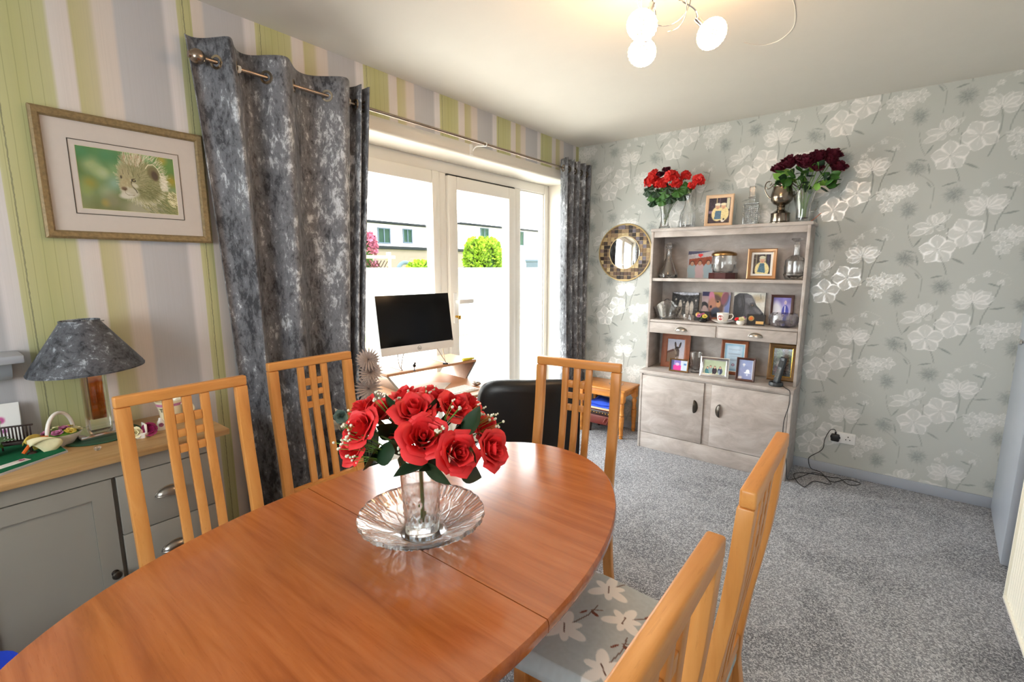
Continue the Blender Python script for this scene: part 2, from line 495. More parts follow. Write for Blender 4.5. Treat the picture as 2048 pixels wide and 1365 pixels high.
# pearly floral paper: alpha of the vertex colour says where the pearl ink is
t = NT('floral_paper'); a = t.new('ShaderNodeAttribute', attribute_name='Col'); p = t.new('ShaderNodeAttribute', attribute_name='Pearl')
t.color(a.outputs['Color'])
t.link(t.math('SUBTRACT', .55, t.math('MULTIPLY', p.outputs['Fac'], .27)), t.b.inputs['Roughness'])
t.link(t.math('MULTIPLY', p.outputs['Fac'], .35), t.b.inputs['Metallic'])

# ------------------------------------------------------------------ room shell
XR, YN, H = 2.80, -5.30, 2.40
def slab(name, x0, x1, y0, y1, z0, z1, mat, parent=None):
    return MB().box(x0, x1, y0, y1, z0, z1).build(name, mat, parent, smooth=0)
struct(slab('floor', -.30, XR+.15, YN-.15, .15, -.06, 0, 'carpet'))
ceil = struct(slab('ceiling', -.45, XR+.30, YN-.30, .30, H, H+.15, 'ceiling_paint'))
# hairline trace of an old cable across the ceiling
trace = spline([(1.70, -2.12, H-.001), (1.80, -1.62, H-.001), (1.79, -1.30, H-.001), (1.72, -1.16, H-.001), (1.64, -1.14, H-.001), (1.575, -1.22, H-.001)], 6)
MB().tube(trace, .0018, 6).build('cable_trace', 'gloss_white', ceil)
# left wall with the opening for the glazed doors
OY0, OY1, OZ = -2.56, -.09, 2.09
wl = MB()
wl.box(-.32, 0, YN, OY0, 0, H); wl.box(-.32, 0, OY1, .15, 0, H); wl.box(-.32, 0, OY0, OY1, 2.165, H)
struct(wl.build('wall_left', 'stripe_paper', smooth=0))
# painted plaster edge under the wallpaper, rounded at its front
lint = MB(); prof = [(-.32, 2.165), (.002, 2.165), (.003, 2.115), (.001, 2.10), (-.006, 2.092), (-.02, 2.09), (-.32, 2.09)]
vs_ = [(x, yy, z) for yy in (OY0-.0, OY1+.0) for x, z in prof]; n_ = len(prof)
lint.add(vs_, [tuple(range(n_)), tuple(reversed(range(n_, 2*n_)))]+[(i, n_+i, n_+(i+1) % n_, (i+1) % n_) for i in range(n_)])
struct(lint.build('trim_1', 'cream_paint', smooth=50))
rev = MB(); rev.box(-.32, .001, OY1-.012, OY1, 0, OZ); rev.box(-.32, .001, OY0, OY0+.012, 0, OZ)
struct(rev.build('trim_2', 'cream_paint', smooth=0))
# right, far and near walls
struct(MB().box(XR, XR+.15, YN, -.80, 0, H).box(XR, XR+.15, -.02, .15, 0, H).box(XR, XR+.15, -.80, -.02, 2.0, H).build('wall_right', 'wall_paint', smooth=0))
struct(slab('wall_behind_door', XR+.15, XR+.25, -.9, .1, 0, H, 'wall_paint'))
wf = struct(slab('wall_far', -.32, XR+.15, 0, .15, 0, H, 'wall_paint'))
NW = (.70, 2.30, .95, 2.05)
nw = MB().box(-.32, NW[0], YN-.2, YN, 0, H).box(NW[1], XR+.15, YN-.2, YN, 0, H).box(NW[0], NW[1], YN-.2, YN, 0, NW[2]).box(NW[0], NW[1], YN-.2, YN, NW[3], H)
struct(nw.build('wall_near', 'wall_paint', smooth=0))
nwr = struct(MB().box(NW[0], NW[0]+.06, YN-.12, YN-.06, NW[2], NW[3]).box(NW[1]-.06, NW[1], YN-.12, YN-.06, NW[2], NW[3]).box(NW[0], NW[1], YN-.12, YN-.06, NW[2], NW[2]+.06).box(NW[0], NW[1], YN-.12, YN-.06, NW[3]-.06, NW[3]).box(1.37, 1.43, YN-.12, YN-.06, NW[2], NW[3]).build('added_window', 'upvc', smooth=0))  # unseen window, added to let fill light in from behind the camera
for a_, b_ in ((NW[0]+.06, 1.37), (1.43, NW[1]-.06)):
    MB().box(a_, b_, YN-.095, YN-.089, NW[2]+.06, NW[3]-.06).build('pane', 'pane_glass', nwr, smooth=0)

# floral wallpaper sheet on the far wall
def floral():
    nx, nz = 560, 480
    X, Z = np.meshgrid(np.linspace(0, XR, nx+1), np.linspace(0, H, nz+1))
    im = np.ones(X.shape+(3,))*np.array([.735, .752, .735])
    pearl = np.zeros(X.shape)
    wob = (vnoise(X*40, Z*40, 3)-.5)
    def wrap(cx, cz):
        dx = X-cx; dz = Z-cz
        i = np.round(dx/.528); dx = dx-i*.528; dz = dz+i*.261
        return dx, dz-.522*np.round(dz/.522)
    def put(m, col):
        nonlocal im
        im = im*(1-m[..., None])+np.array(col)*m[..., None]
    white = (.925, .922, .915)
    def petal(dx, dz, ang, L, W, op=1.):
        nonlocal pearl
        c, s = math.cos(ang), math.sin(ang)
        a = (dx*c+dz*s)/L; b = (-dx*s+dz*c)/W
        prof = np.clip(np.sin(PI*np.clip(a, 0, 1)**1.22), 0, 1)*(1.06-.30*np.clip(a, 0, 1)**5)*(1+.14*wob)
        e = np.where((a > 0) & (a < 1), np.abs(b)/(prof+1e-3), 9)
        inner = np.clip((1-e)*6, 0, 1)
        rim = np.clip(1-np.abs(e-.86)/.22, 0, 1)
        vein = np.clip(1-np.abs(b)/.10, 0, 1)*(a < .6)*(a > .02)*.5
        m = np.clip(inner*.36+rim*.82*(.65+.6*(vnoise(X*220, Z*220, 9)))+vein*.5*inner, 0, .92)*op
        put(m, white); pearl = np.maximum(pearl, m)
    def flower(cx, cz, angs, L, W, op=1.):
        dx, dz = wrap(cx, cz)
        for a in angs: petal(dx, dz, R(a), L, W, op)
        m = np.clip(1-np.hypot(dx, dz)/.008, 0, 1)*.6; put(m, (.66, .68, .67))
    def leaf(cx, cz, ang, L, W, op=.75):
        dx, dz = wrap(cx, cz); c, s = math.cos(R(ang)), math.sin(R(ang))
        a = (dx*c+dz*s)/(L*1.12); b = (-dx*s+dz*c+.12*L*(a*(1-a)))/(W*.62)
        prof = np.sin(PI*np.clip(a, 0, 1))
        m = ((a > 0) & (a < 1))*np.clip((prof-np.abs(b))*3, 0, 1)*op
        put(m, (.52, .545, .535))
    def stem(pts, wd=.0028, op=.7, col=(.53, .55, .54)):
        cx, cz = pts[0]; dx, dz = wrap(cx, cz); d = np.full(X.shape, 9.)
        P = [(p[0], 0, p[1]) for p in pts]; P = [(q.x-cx, q.z-cz) for q in spline(P, 4)]
        for (ax, az), (bx, bz) in zip(P, P[1:]):
            vx, vz = bx-ax, bz-az; L = vx*vx+vz*vz+1e-12
            t_ = np.clip(((dx-ax)*vx+(dz-az)*vz)/L, 0, 1); d = np.minimum(d, np.hypot(dx-ax-t_*vx, dz-az-t_*vz))
        put(np.clip((wd*1.6-d)/wd, 0, 1)*op, col)
    def fuzzy(cx, cz, r, asp=1., rot=0, op=.82):
        dx, dz = wrap(cx, cz); c, s = math.cos(R(rot)), math.sin(R(rot))
        a = dx*c+dz*s; b = (-dx*s+dz*c)*asp
        rr = np.hypot(a, b)/r; th = np.arctan2(b, a)
        k = vnoise((th+PI)*14, rr*3, 17); k2 = vnoise((th+PI)*26, rr*5, 21)
        m = np.clip(1.15-rr-.55*k, 0, 1)*(.35+.8*k2)*1.5
        put(np.clip(m, 0, 1)*op, (.52, .545, .54))
    # stems and leaves first, blossoms over them
    stem([(2.061, 1.975), (2.072, 1.90), (2.062, 1.80), (2.030, 1.70), (2.012, 1.645)])
    stem([(2.165, 2.075), (2.150, 2.0), (2.115, 1.90), (2.105, 1.84)], .0022)
    stem([(1.90, 1.70), (1.925, 1.64), (1.935, 1.60)], .0022); stem([(1.918, 1.86), (1.917, 1.79)], .0022)
    stem([(2.07, 1.80), (2.09, 1.82), (2.11, 1.825)], .0018)
    stem([(2.27, 1.93), (2.33, 1.88), (2.36, 1.83), (2.355, 1.72)], .0016, .5); stem([(2.262, 2.16), (2.275, 2.08), (2.30, 2.02)], .0016, .5)
    stem([(1.915, 1.98), (1.905, 1.9), (1.90, 1.86)], .0014, .4)
    leaf(2.012, 1.655, 150, .075, .011); leaf(1.930, 1.595, 195, .065, .009); leaf(2.125, 1.93, 12, .07, .010)
    leaf(2.165, 2.055, 160, .055, .009); leaf(2.33, 1.91, 100, .06, .008); leaf(2.35, 1.83, 125, .05, .007)
    leaf(2.30, 2.02, 60, .06, .009); leaf(2.32, 1.985, 165, .06, .009, .6); leaf(2.135, 1.735, -75, .05, .006, .6); leaf(1.86, 1.86, 55, .045, .007, .6)
    fuzzy(2.268, 1.955, .068, 1.3, -35); fuzzy(2.257, 1.715, .066, 1.25, 90); fuzzy(1.919, 2.05-.522, .060, 1., 0)
    # little sketched bells on hairlines
    for bx, bz in ((2.045, 2.09), (2.105, 2.125), (2.165, 2.08), (2.015, 2.055)):
        for a in (80, 150, 20, 215, -40): 
            dx, dz = wrap(bx, bz); petal(dx, dz, R(a), .020, .006, .8)
    stem([(2.015, 2.055), (2.05, 2.11), (2.09, 2.13), (2.12, 2.15), (2.19, 2.12)], .0011, .55, (.84, .84, .82))
    stem([(2.165, 2.09), (2.19, 2.11), (2.205, 2.08), (2.185, 2.06)], .0009, .5, (.84, .84, .82))
    # star blossoms
    for da, (cx, cz) in ((0, (1.883, 1.743)), (22, (1.996, 1.836))):
        flower(cx, cz, [20+da, 98+da, 172+da*.5, 236+da, 306+da], .088, .038)
    # butterfly-shaped blossom
    for a, L, W_, o in ((20, .10, .028, .9), (42, .10, .026, .8), (66, .085, .02, .7), (110, .085, .02, .7), (138, .10, .024, .8), (160, .10, .028, .85), (-15, .075, .026, .85), (195, .085, .028, .85), (215, .06, .02, .7), (88, .06, .014, .6)):
        dx, dz = wrap(2.061, 1.965); petal(dx, dz, R(a), L, W_, o)
    # side-on lily
    for a, L, W_, o in ((75, .085, .03, .8), (110, .075, .024, .7), (45, .10, .014, .7), (175, .10, .022, .8), (205, .12, .020, .8), (230, .06, .02, .6), (-20, .05, .018, .6)):
        dx, dz = wrap(2.384, 1.615); petal(dx, dz, R(a), L, W_, o)
    # cluster of small blossoms
    for cx, cz, r0 in ((2.130, 1.815, 10), (2.185, 1.832, 40), (2.250, 1.832, 0), (2.150, 1.744, 25), (2.195, 1.80, 60)):
        flower(cx, cz, [r0, r0+72, r0+144, r0+216, r0+288], .044, .014, .85)
    lin_ = np.where(im <= .04045, im/12.92, ((im+.055)/1.055)**2.4)
    P = np.stack([X, np.full_like(X, -.0015), Z], -1).reshape(-1, 3)
    idx = np.arange((nx+1)*(nz+1)).reshape(nz+1, nx+1)
    q = np.stack([idx[:-1, :-1], idx[:-1, 1:], idx[1:, 1:], idx[1:, :-1]], -1).reshape(-1, 4)
    me = bpy.data.meshes.new('wallpaper')
    me.vertices.add(len(P)); me.vertices.foreach_set('co', P.astype(np.float32).ravel())
    me.loops.add(q.size); me.loops.foreach_set('vertex_index', q.astype(np.int32).ravel())
    me.polygons.add(len(q)); me.polygons.foreach_set('loop_start', np.arange(0, q.size, 4, dtype=np.int32))
    me.update(calc_edges=True)
    ca = me.color_attributes.new('Col', 'FLOAT_COLOR', 'POINT'); a4 = np.ones((len(P), 4), np.float32); a4[:, :3] = lin_.reshape(-1, 3)
    ca.data.foreach_set('color', a4.ravel())
    pa = me.attributes.new('Pearl', 'FLOAT', 'POINT'); pa.data.foreach_set('value', pearl.astype(np.float32).ravel())
    me.materials.append(MAT['floral_paper'])
    o = bpy.data.objects.new('wallpaper', me); COL.objects.link(o); o.parent = wf
floral()

# skirting
struct(MB().rbox(0, XR, -.016, -.002, 0, .066, .004).build('baseboard_far', 'grey_gloss'))
struct(MB().rbox(.0, .016, YN, OY0, 0, .066, .004).build('baseboard_left', 'grey_gloss'))
struct(MB().rbox(XR-.016, XR, YN, -.87, 0, .066, .004).build('baseboard_right', 'grey_gloss'))

# ------------------------------------------------------------------ glazed doors in the left wall
FX = -.24                                # room-side face of the frames
def fr_rect(mb, y0, y1, z0, z1, wy0, wy1, wz0, wz1, x0, x1, r=.006):
    mb.rbox(x0, x1, y0, y0+wy0, z0, z1, r); mb.rbox(x0, x1, y1-wy1, y1, z0, z1, r)
    mb.rbox(x0, x1, y0+wy0, y1-wy1, z0, z0+wz0, r); mb.rbox(x0, x1, y0+wy0, y1-wy1, z1-wz1, z1, r)
w1 = bpy.data.objects.new('window_1', None); COL.objects.link(w1); struct(w1)
o = MB()                                 # outer frame with the two mullions
o.rbox(FX-.07, FX, OY0+.012, OY0+.07, 0, OZ, .005); o.rbox(FX-.07, FX, -.16, OY1-.012, 0, OZ, .005)
o.rbox(FX-.07, FX, OY0+.07, -.16, 2.015, OZ, .005); o.rbox(FX-.07, FX, OY0+.07, -.16, 0, .06, .005)
o.rbox(FX-.07, FX, -1.435, -1.365, .06, 2.015, .005); o.rbox(FX-.07, FX, -.595, -.515, .06, 2.015, .005)
o.build('frame', 'upvc', w1)
# left fixed light
a = MB(); fr_rect(a, OY0+.07, -1.435, .06, 2.015, .07, .065, .12, .085, FX-.06, FX+.012, .008); a.build('sash', 'upvc', w1)
MB().box(FX-.032, FX-.026, OY0+.14, -1.50, .18, 1.93).build('pane', 'pane_glass', w1, smooth=0)
# right side light, glazed straight into the frame
MB().box(FX-.04, FX-.034, -.515, -.16, .06, 2.015).build('pane', 'pane_glass', w1, smooth=0)
b = MB(); fr_rect(b, -.515, -.16, .06, 2.015, .012, .012, .012, .012, FX-.05, FX-.012, .004); b.build('glazing_bead', 'upvc', w1)
# the middle leaf is a door
d1 = bpy.data.objects.new('door_1', None); COL.objects.link(d1); struct(d1)
d = MB(); fr_rect(d, -1.357, -.604, .065, 2.004, .085, .085, .16, .09, FX-.06, FX+.018, .008); d.build('door_frame', 'upvc', d1)
MB().box(FX-.030, FX-.024, -1.272, -.689, .225, 1.914).build('pane', 'pane_glass', d1, smooth=0)
g = MB(); g.box(FX-.055, FX+.002, -.604, -.5955, .065, 2.012); g.box(FX-.055, FX+.002, -1.357, -.604, 2.004, 2.0148); g.build('gap_shade_strip', 'dark_gap', d1, smooth=0)  # dark strips painted in for the shade of the gap round the door
hd = MB().rbox(FX+.018, FX+.030, -1.335, -1.300, .98, 1.20, .005).rbox(FX+.03, FX+.065, -1.330, -1.305, 1.125, 1.150, .006).rbox(FX+.055, FX+.080, -1.330, -1.180, 1.120, 1.155, .010)
hd.build('lever_handle', 'white_plastic', d1)
MB().lathe([(.009, 0), (.009, .02), (.006, .022), (.006, .03)], 12, M=T(FX+.03, -1.318, 1.03) @ RY(R(90))).rbox(FX+.058, FX+.062, -1.326, -1.300, 1.012, 1.04, .002).build('lock_key', 'brass', d1)
MB().rbox(FX-.075, -.02, OY0+.012, OY1-.012, -.002, .012, .004)
struct(MB().rbox(FX, .02, OY0+.012, OY1-.012, 0, .018, .004).build('door_sill', 'upvc'))

# ------------------------------------------------------------------ grey panel door standing a little open in the right wall
dl_ = Vector((2.738, -.735, 0)); dh = Vector((2.792, -.030, 0)); ang = math.atan2(dl_.y-dh.y, dl_.x-dh.x)
d2 = bpy.data.objects.new('door_2', None); COL.objects.link(d2); struct(d2)
d2.location = dh; d2.rotation_euler = (0, 0, ang)
MB().rbox(0, .707, .0, .038, .012, 1.985, .003).build('leaf', 'grey_gloss', d2)
MB().lathe([(.024, 0), (.024, .006), (.008, .010), (.008, .04), (.014, .045), (.014, .052), (0, .056)], 16, M=T(.645, 0, 1.05) @ RX(R(90))).tube([(.645, -.045, 1.05), (.60, -.047, 1.05), (.54, -.045, 1.048)], .008, 10).build('lever_handle', 'chrome', d2)
tr3 = MB().rbox(XR-.014, XR+.02, -.87, -.795, 0, 2.05, .005).rbox(XR-.014, XR+.02, -.795, -.02, 1.99, 2.05, .005)
struct(tr3.build('trim_3', 'grey_gloss'))
# ------------------------------------------------------------------ shared fittings
def cup_handle(a=.045, d=.022, h=.026, M=None):
    mb = MB()
    def out(u, v, k=1.):
        U = PI*u; V = PI/2*v
        return (a*k*math.cos(U), -d*k*math.sin(U)*math.cos(V), h*k*math.sin(U)*math.sin(V))
    mb.grid(lambda u, v: out(u, v), 16, 6, M); mb.grid(lambda u, v: out(1-u, v, .9), 16, 6, M)
    mb.tube([(a*math.cos(PI*k/16), -d*math.sin(PI*k/16), 0) for k in range(17)], .0016, 6, M=M)
    mb.tube([(a*1.04*math.cos(PI*k/16), -.001, h*1.04*math.sin(PI*k/16)) for k in range(17)], .0022, 6, M=M)
    for s in (-1, 1): mb.ball((s*a*.93, -.005, .003), .0035, 8, 6, M=M)
    return mb
def ring_frame(mb, w, h, bw, prof, M=None, z0=0):
    """mitred picture moulding in the local XZ plane facing -Y; prof = [(inset 0..bw, depth)] """
    n = len(prof); vs = []; fs = []
    for ix, (cx, cz) in enumerate(((-1, 0), (1, 0), (1, 1), (-1, 1))):
        for t_, dpt in prof:
            x = cx*(w/2-t_); z = z0+(t_ if cz == 0 else h-t_); vs.append((x, -dpt, z))
    for c in range(4):
        for i in range(n-1):
            c2 = (c+1) % 4; fs.append((c*n+i, c2*n+i, c2*n+i+1, c*n+i+1))
        fs.append((c*n+n-1, ((c+1) % 4)*n+n-1, ((c+1) % 4)*n, c*n))
    return mb.add(vs, fs, M)

# ------------------------------------------------------------------ dining table
TX, TY, TZ = 1.335, -3.07, .74
tb = thing('dining_table', 'oval extending teak dining table with a seam across its middle', 'table', (TX, TY, 0))
def half_top(sgn):
    A, B, n = .425, .725, 2.1; mb = MB(); N = 48; pr = [(1., -.030), (1.004, -.026), (1.006, -.012), (1.003, -.004), (.997, 0)]
    ring = []
    for k in range(N+1):
        a = PI*k/N; c, s_ = math.cos(a), math.sin(a)
        ring.append((A*math.copysign(abs(c)**(2/n), c), sgn*max(B*abs(s_)**(2/n), .0012)))
    L = len(ring); vs = []; fs = []
    for k_, z in pr: vs += [(x*k_, y*k_ if abs(y) > .01 else y, TZ+z) for x, y in ring]
    for i in range(len(pr)-1):
        for k in range(L-1):
            q = (i*L+k, i*L+k+1, (i+1)*L+k+1, (i+1)*L+k); fs.append(q if sgn > 0 else q[::-1])
        q = (i*L+L-1, i*L, (i+1)*L, (i+1)*L+L-1); fs.append(q if sgn > 0 else q[::-1])
    top = tuple((len(pr)-1)*L+k for k in range(L)); bot = tuple(reversed(range(L)))
    fs += [top if sgn > 0 else top[::-1], bot if sgn > 0 else bot[::-1]]
    return mb.add(vs, fs)
for sgn in (1, -1): half_top(sgn).build('tabletop_half', 'teak_top', tb, smooth=30)
MB().rbox(-.21, .21, -.46, -.44, .65, .71, .003).rbox(-.21, .21, .44, .46, .65, .71, .003).rbox(-.21, -.19, -.44, .44, .65, .71, .003).rbox(.19, .21, -.44, .44, .65, .71, .003).build('apron', 'teak_top', tb)
for sx_ in (-1, 1):
    for sy_ in (-1, 1):
        MB().lathe([(.016, 0), (.026, .60), (.028, .71)], 16, M=T(sx_*.185, sy_*.425, 0)).build('leg', 'teak_top', tb)

# ------------------------------------------------------------------ dining chairs
def curve_y(z):                        # rake of the back posts, 0 at the top, forward (-y) lower down
    pts = [(0, .030), (.20, -.025), (.45, -.062), (.63, -.043), (.70, -.031), (.83, -.013), (1.02, 0)]
    for (z0, y0), (z1, y1) in zip(pts, pts[1:]):
        if z <= z1:
            t_ = (z-z0)/(z1-z0); return y0+(y1-y0)*t_
    return 0
def strip(x0, x1, z0, z1, dpt, n=10):
    mb = MB(); vs = []; fs = []
    for i in range(n+1):
        z = z0+(z1-z0)*i/n; y = curve_y(z)
        vs += [(x0, y-dpt/2, z), (x1, y-dpt/2, z), (x1, y+dpt/2, z), (x0, y+dpt/2, z)]
    for i in range(n):
        for k in range(4): fs.append((i*4+k, i*4+(k+1) % 4, i*4+4+(k+1) % 4, i*4+4+k))
    fs += [(3, 2, 1, 0), (n*4, n*4+1, n*4+2, n*4+3)]
    mb.add(vs, fs)
    b = bmesh.new(); me = bpy.data.meshes.new('tmp'); me.from_pydata(mb.v, [], mb.f); b.from_mesh(me)
    bmesh.ops.recalc_face_normals(b, faces=b.faces)
    eds = [e for e in b.edges if len(e.link_faces) == 2 and e.calc_face_angle(0) > R(60)]
    bmesh.ops.bevel(b, geom=eds, offset=.003, segments=2, profile=.5, affect='EDGES')
    b.verts.index_update(); r_ = MB(); r_.add([q.co.copy() for q in b.verts], [[q.index for q in f.verts] for f in b.faces]); b.free()
    bpy.data.meshes.remove(me); return r_
def seat_print():
    c = Cv(1., 150, '#b7c1c5'); c.noise(.03, 60, 4)
    def blossom(x, y, s, rot):
        st = rot+2.4
        c.line([(x, y), (x+s*1.5*math.cos(st), y+s*1.5*math.sin(st)+.02), (x+s*2.4*math.cos(st), y+s*2.4*math.sin(st))], .004, '#6b5149')
        for k, a in enumerate((0, .9, 1.9, 2.9, 4.0, 5.2)):
            L = s*(.95 if k % 2 else .7)
            c.ell(x+L*.62*math.cos(rot+a), y+L*.62*math.sin(rot+a), L*.62, L*.30, '#f0f0ee', rot+a, .12)
        c.line([(x-s*.3*math.cos(rot), y-s*.3*math.sin(rot)), (x+s*.3*math.cos(rot), y+s*.3*math.sin(rot))], .004, '#6b5149')
        lx, ly = x+s*1.9*math.cos(st), y+s*1.9*math.sin(st)
        c.ell(lx+.02, ly+.035, .012, .03, '#7d4a3c', -.3, .2); c.line([(lx, ly), (lx+.02, ly+.03)], .003, '#6b5149')
        c.line([(lx, ly), (lx-.04, ly+.06)], .0035, '#7d5a4c'); c.ell(lx+.045, ly-.03, .03, .008, '#7d4a3c', -.5, .2)
    for x, y, s, r_ in ((.18, .22, .13, .4), (.40, .42, .12, .1), (.68, .16, .13, .5), (.84, .48, .13, .7), (.16, .74, .13, .3), (.58, .76, .13, .1), (.92, .86, .12, .5)):
        blossom(x, y, s, r_)
    return c
def make_chair():
    root = thing('dining_chair', 'x', 'chair', group='beech dining chairs around the oval table')
    W = .1775
    MB().rbox(-W, W, -.014, .013, .987, 1.02, .005, 3).build('top_rail', 'beech', root)
    for s in (-1, 1):
        strip(min(s*W, s*(W-.036)), max(s*W, s*(W-.036)), 0, .9865, .028, 16).build('back_post', 'beech_v', root)
    for x in (-.05, 0, .05):
        strip(x-.013, x+.013, .512, .987, .016).build('slat', 'beech_v', root)
    for z0, z1 in ((.906, .935), (.862, .886), (.813, .838)):
        for x0, x1 in ((-.037, -.013), (.013, .037)):
            strip(x0, x1, z0, z1, .013, 2).build('crossbar', 'beech', root)
    y_ = curve_y(.5)
    MB().rbox(-W+.036, W-.036, y_-.010, y_+.010, .475, .513, .004).build('lower_rail', 'beech', root)
    fr = MB()
    for s in (-1, 1):
        MB().rbox(min(s*.200, s*.165), max(s*.200, s*.165), -.470, -.435, 0, .440, .004).build('leg', 'beech_v', root)
        fr.rbox(min(s*.185, s*.165), max(s*.185, s*.165), -.436, -.075, .385, .440, .003)
    fr.rbox(-.166, .166, -.466, -.446, .385, .440, .003).rbox(-.145, .145, -.075, -.055, .385, .440, .003)
    fr.build('seat_frame', 'beech', root)
    c = seat_print(); N = c.ny
    def pos(u, v):
        yy = -.475+v*.425; hw = .205+(.165-.205)*v
        d = (1-abs(2*u-1)**10)*(1-abs(2*v-1)**10)
        e = max(abs(2*u-1), abs(2*v-1)); z = .485-.028*(1-min(1, d*1.6)) + .006*(1-(2*u-1)**2)*(1-(2*v-1)**2)
        return (hw*(2*u-1), yy, z)
    mb = MB(); mb.grid(pos, N, N)
    cols = c.linear().reshape(-1, 3); base = len(mb.v)
    rim = [i for i in range(N+1)]+[j*(N+1)+N for j in range(1, N+1)]+[N*(N+1)+i for i in range(N-1, -1, -1)]+[j*(N+1) for j in range(N-1, 0, -1)]
    mb.v += [(mb.v[i][0], mb.v[i][1], .441) for i in rim]; L = len(rim)
    mb.f += [(rim[k], base+k, base+(k+1) % L, rim[(k+1) % L])[::-1] for k in range(L)]
    mb.f.append(tuple(base+k for k in range(L)))
    cols = np.concatenate([cols, cols[rim]])
    mb.build('seat_pad', 'seat_fabric', root, smooth=60, cols=cols)
    return root
chairs = [
    ((.505, -3.230), 90.5, 'beech dining chair with a grid back, in front of the grey sideboard'),
    ((.370, -2.740), 89.5, 'beech dining chair with a grid back, in front of the large velvet curtain'),
    ((1.262, -2.120), 7.5, 'beech dining chair at the far rounded end of the table'),
    ((2.045, -2.735), -89.5, 'beech dining chair on the carpet side of the table, its floral seat pushed under'),
    ((2.040, -3.250), -90.0, 'nearest beech dining chair, only its top rail and slats in view'),
]
ch0 = make_chair()
for i, ((x, y), rz, lab) in enumerate(chairs):
    c_ = ch0 if i == 0 else copy_tree(ch0)
    c_.location = (x, y, 0); c_.rotation_euler = (0, 0, R(rz)); c_['label'] = lab

# ------------------------------------------------------------------ sideboard against the striped wall
sb = thing('sideboard', 'grey painted sideboard with an oak worktop, cup handles and a knob', 'sideboard', (0, 0, 0))
MB().rbox(.018, .402, -4.12, -3.078, .793, .815, .004).build('worktop', 'oak_top', sb)
MB().box(.02, .358, -4.10, -3.117, .05, .793).box(.358, .375, -4.10, -3.117, .742, .793).box(.358, .375, -4.10, -3.117, .05, .095).box(.358, .375, -3.127, -3.117, .095, .742).box(.358, .375, -4.10, -4.085, .095, .742).build('carcass', 'sideboard_paint', sb, smooth=0)
MB().box(.04, .34, -4.08, -3.135, 0, .05).build('plinth', 'sideboard_paint', sb, smooth=0)
def face(y0, y1, z0, z1): return MB().rbox(.359, .377, y0, y1, z0, z1, .0015)
for z0, z1 in ((.5475, .7385), (.3505, .5435), (.099, .3465)):
    dr = face(-3.400, -3.130, z0, z1).build('drawer', 'sideboard_paint', sb)
    cup_handle(.042, .022, .026, M=T(.377, -3.265, (z0+z1)/2-.005) @ RZ(R(90))).build('cup_handle', 'steel', dr)
for y0, y1, ky in ((-3.742, -3.412, -3.432), (-4.082, -3.746, -4.060)):
    dd = MB(); 
    dd.box(.359, .377, y0, y0+.05, .099, .7385).box(.359, .377, y1-.05, y1, .099, .7385).box(.359, .377, y0+.05, y1-.05, .099, .149).box(.359, .377, y0+.05, y1-.05, .687, .7385)
    dd = dd.build('door', 'sideboard_paint', sb, smooth=0)
    MB().box(.359, .3705, y0+.0505, y1-.0505, .1495, .6865).build('panel', 'sideboard_paint', dd, smooth=0)
    MB().lathe([(.010, 0), (.010, .002), (.005, .004), (.005, .012), (.011, .018), (.013, .023), (.010, .028), (0, .030)], 16, M=T(.377, ky, .434) @ RY(R(90))).build('knob', 'pewter', dd)

# ------------------------------------------------------------------ dresser against the floral wall
X0, X1, YF, YU = .785, 1.800, -.350, -.250
cb = thing('display_dresser', 'grey washed wooden dresser with open shelves, two drawers and two cupboard doors', 'dresser', (0, 0, 0))
WB = -.006
g_ = 'greywash'
MB().rbox(X0, X0+.018, YF, WB-.012, 0, .585, .002).build('side_panel', g_, cb); MB().rbox(X1-.018, X1, YF, WB-.012, 0, .585, .002).build('side_panel', g_, cb)
MB().rbox(X0-.006, X1+.004, YF-.008, WB-.012, .585, .612, .006).build('cupboard_top', g_, cb)
MB().rbox(X0+.018, X1-.018, YF+.004, YF+.022, .0, .122, .002).build('plinth', g_, cb)
MB().rbox(X0+.018, X1-.018, YF+.006, YF+.022, .574, .585, .001).rbox(1.259, 1.311, YF+.012, YF+.026, .122, .574, .001).box(X0+.018, X1-.018, YF+.026, -.012, .08, .125).build('face_frame', g_, cb)
for a_, b_, hx, sg in ((X0+.020, 1.258, 1.205, 1), (1.312, X1-.020, 1.362, -1)):
    dd = MB().rbox(a_, b_, YF+.001, YF+.019, .126, .572, .002).build('door', g_, cb)
    cup_handle(.045, .020, .026, M=T(hx-sg*.010, YF+.001, .393) @ RY(R(90*sg))).build('cup_handle', 'pewter', dd)
for xx in (X0, X1-.018): MB().rbox(xx, xx+.018, YU, WB-.012, .612, 1.640, .002).build('side_panel', g_, cb)
MB().rbox(X0+.002, X1-.002, WB-.012, WB, .05, 1.64, .001).build('back_panel', g_, cb)
MB().rbox(X0-.004, X1+.012, YU-.010, WB-.006, 1.640, 1.662, .004).rbox(X0+.018, X1-.018, YU+.004, YU+.018, 1.598, 1.640, .002).build('cornice', g_, cb)
MB().rbox(X0+.018, X1-.018, YU+.006, WB-.012, 1.278, 1.300, .003).build('shelf', g_, cb)
MB().rbox(X0+.018, X1-.018, YU+.002, WB-.012, .970, .988, .003).rbox(X0+.018, X1-.018, YU+.02, WB-.012, .888, .898, .001).rbox(1.286, 1.300, YU+.003, WB-.012, .893, .972, .001).build('shelf', g_, cb)
for a_, b_ in ((X0+.0195, 1.285), (1.301, X1-.0195)):
    dd = MB().rbox(a_, b_, YU-.004, YU+.014, .889, .968, .002).build('drawer', g_, cb)
    cup_handle(.042, .020, .026, M=T((a_+b_)/2, YU-.004, .918)).build('cup_handle', 'steel', dd)

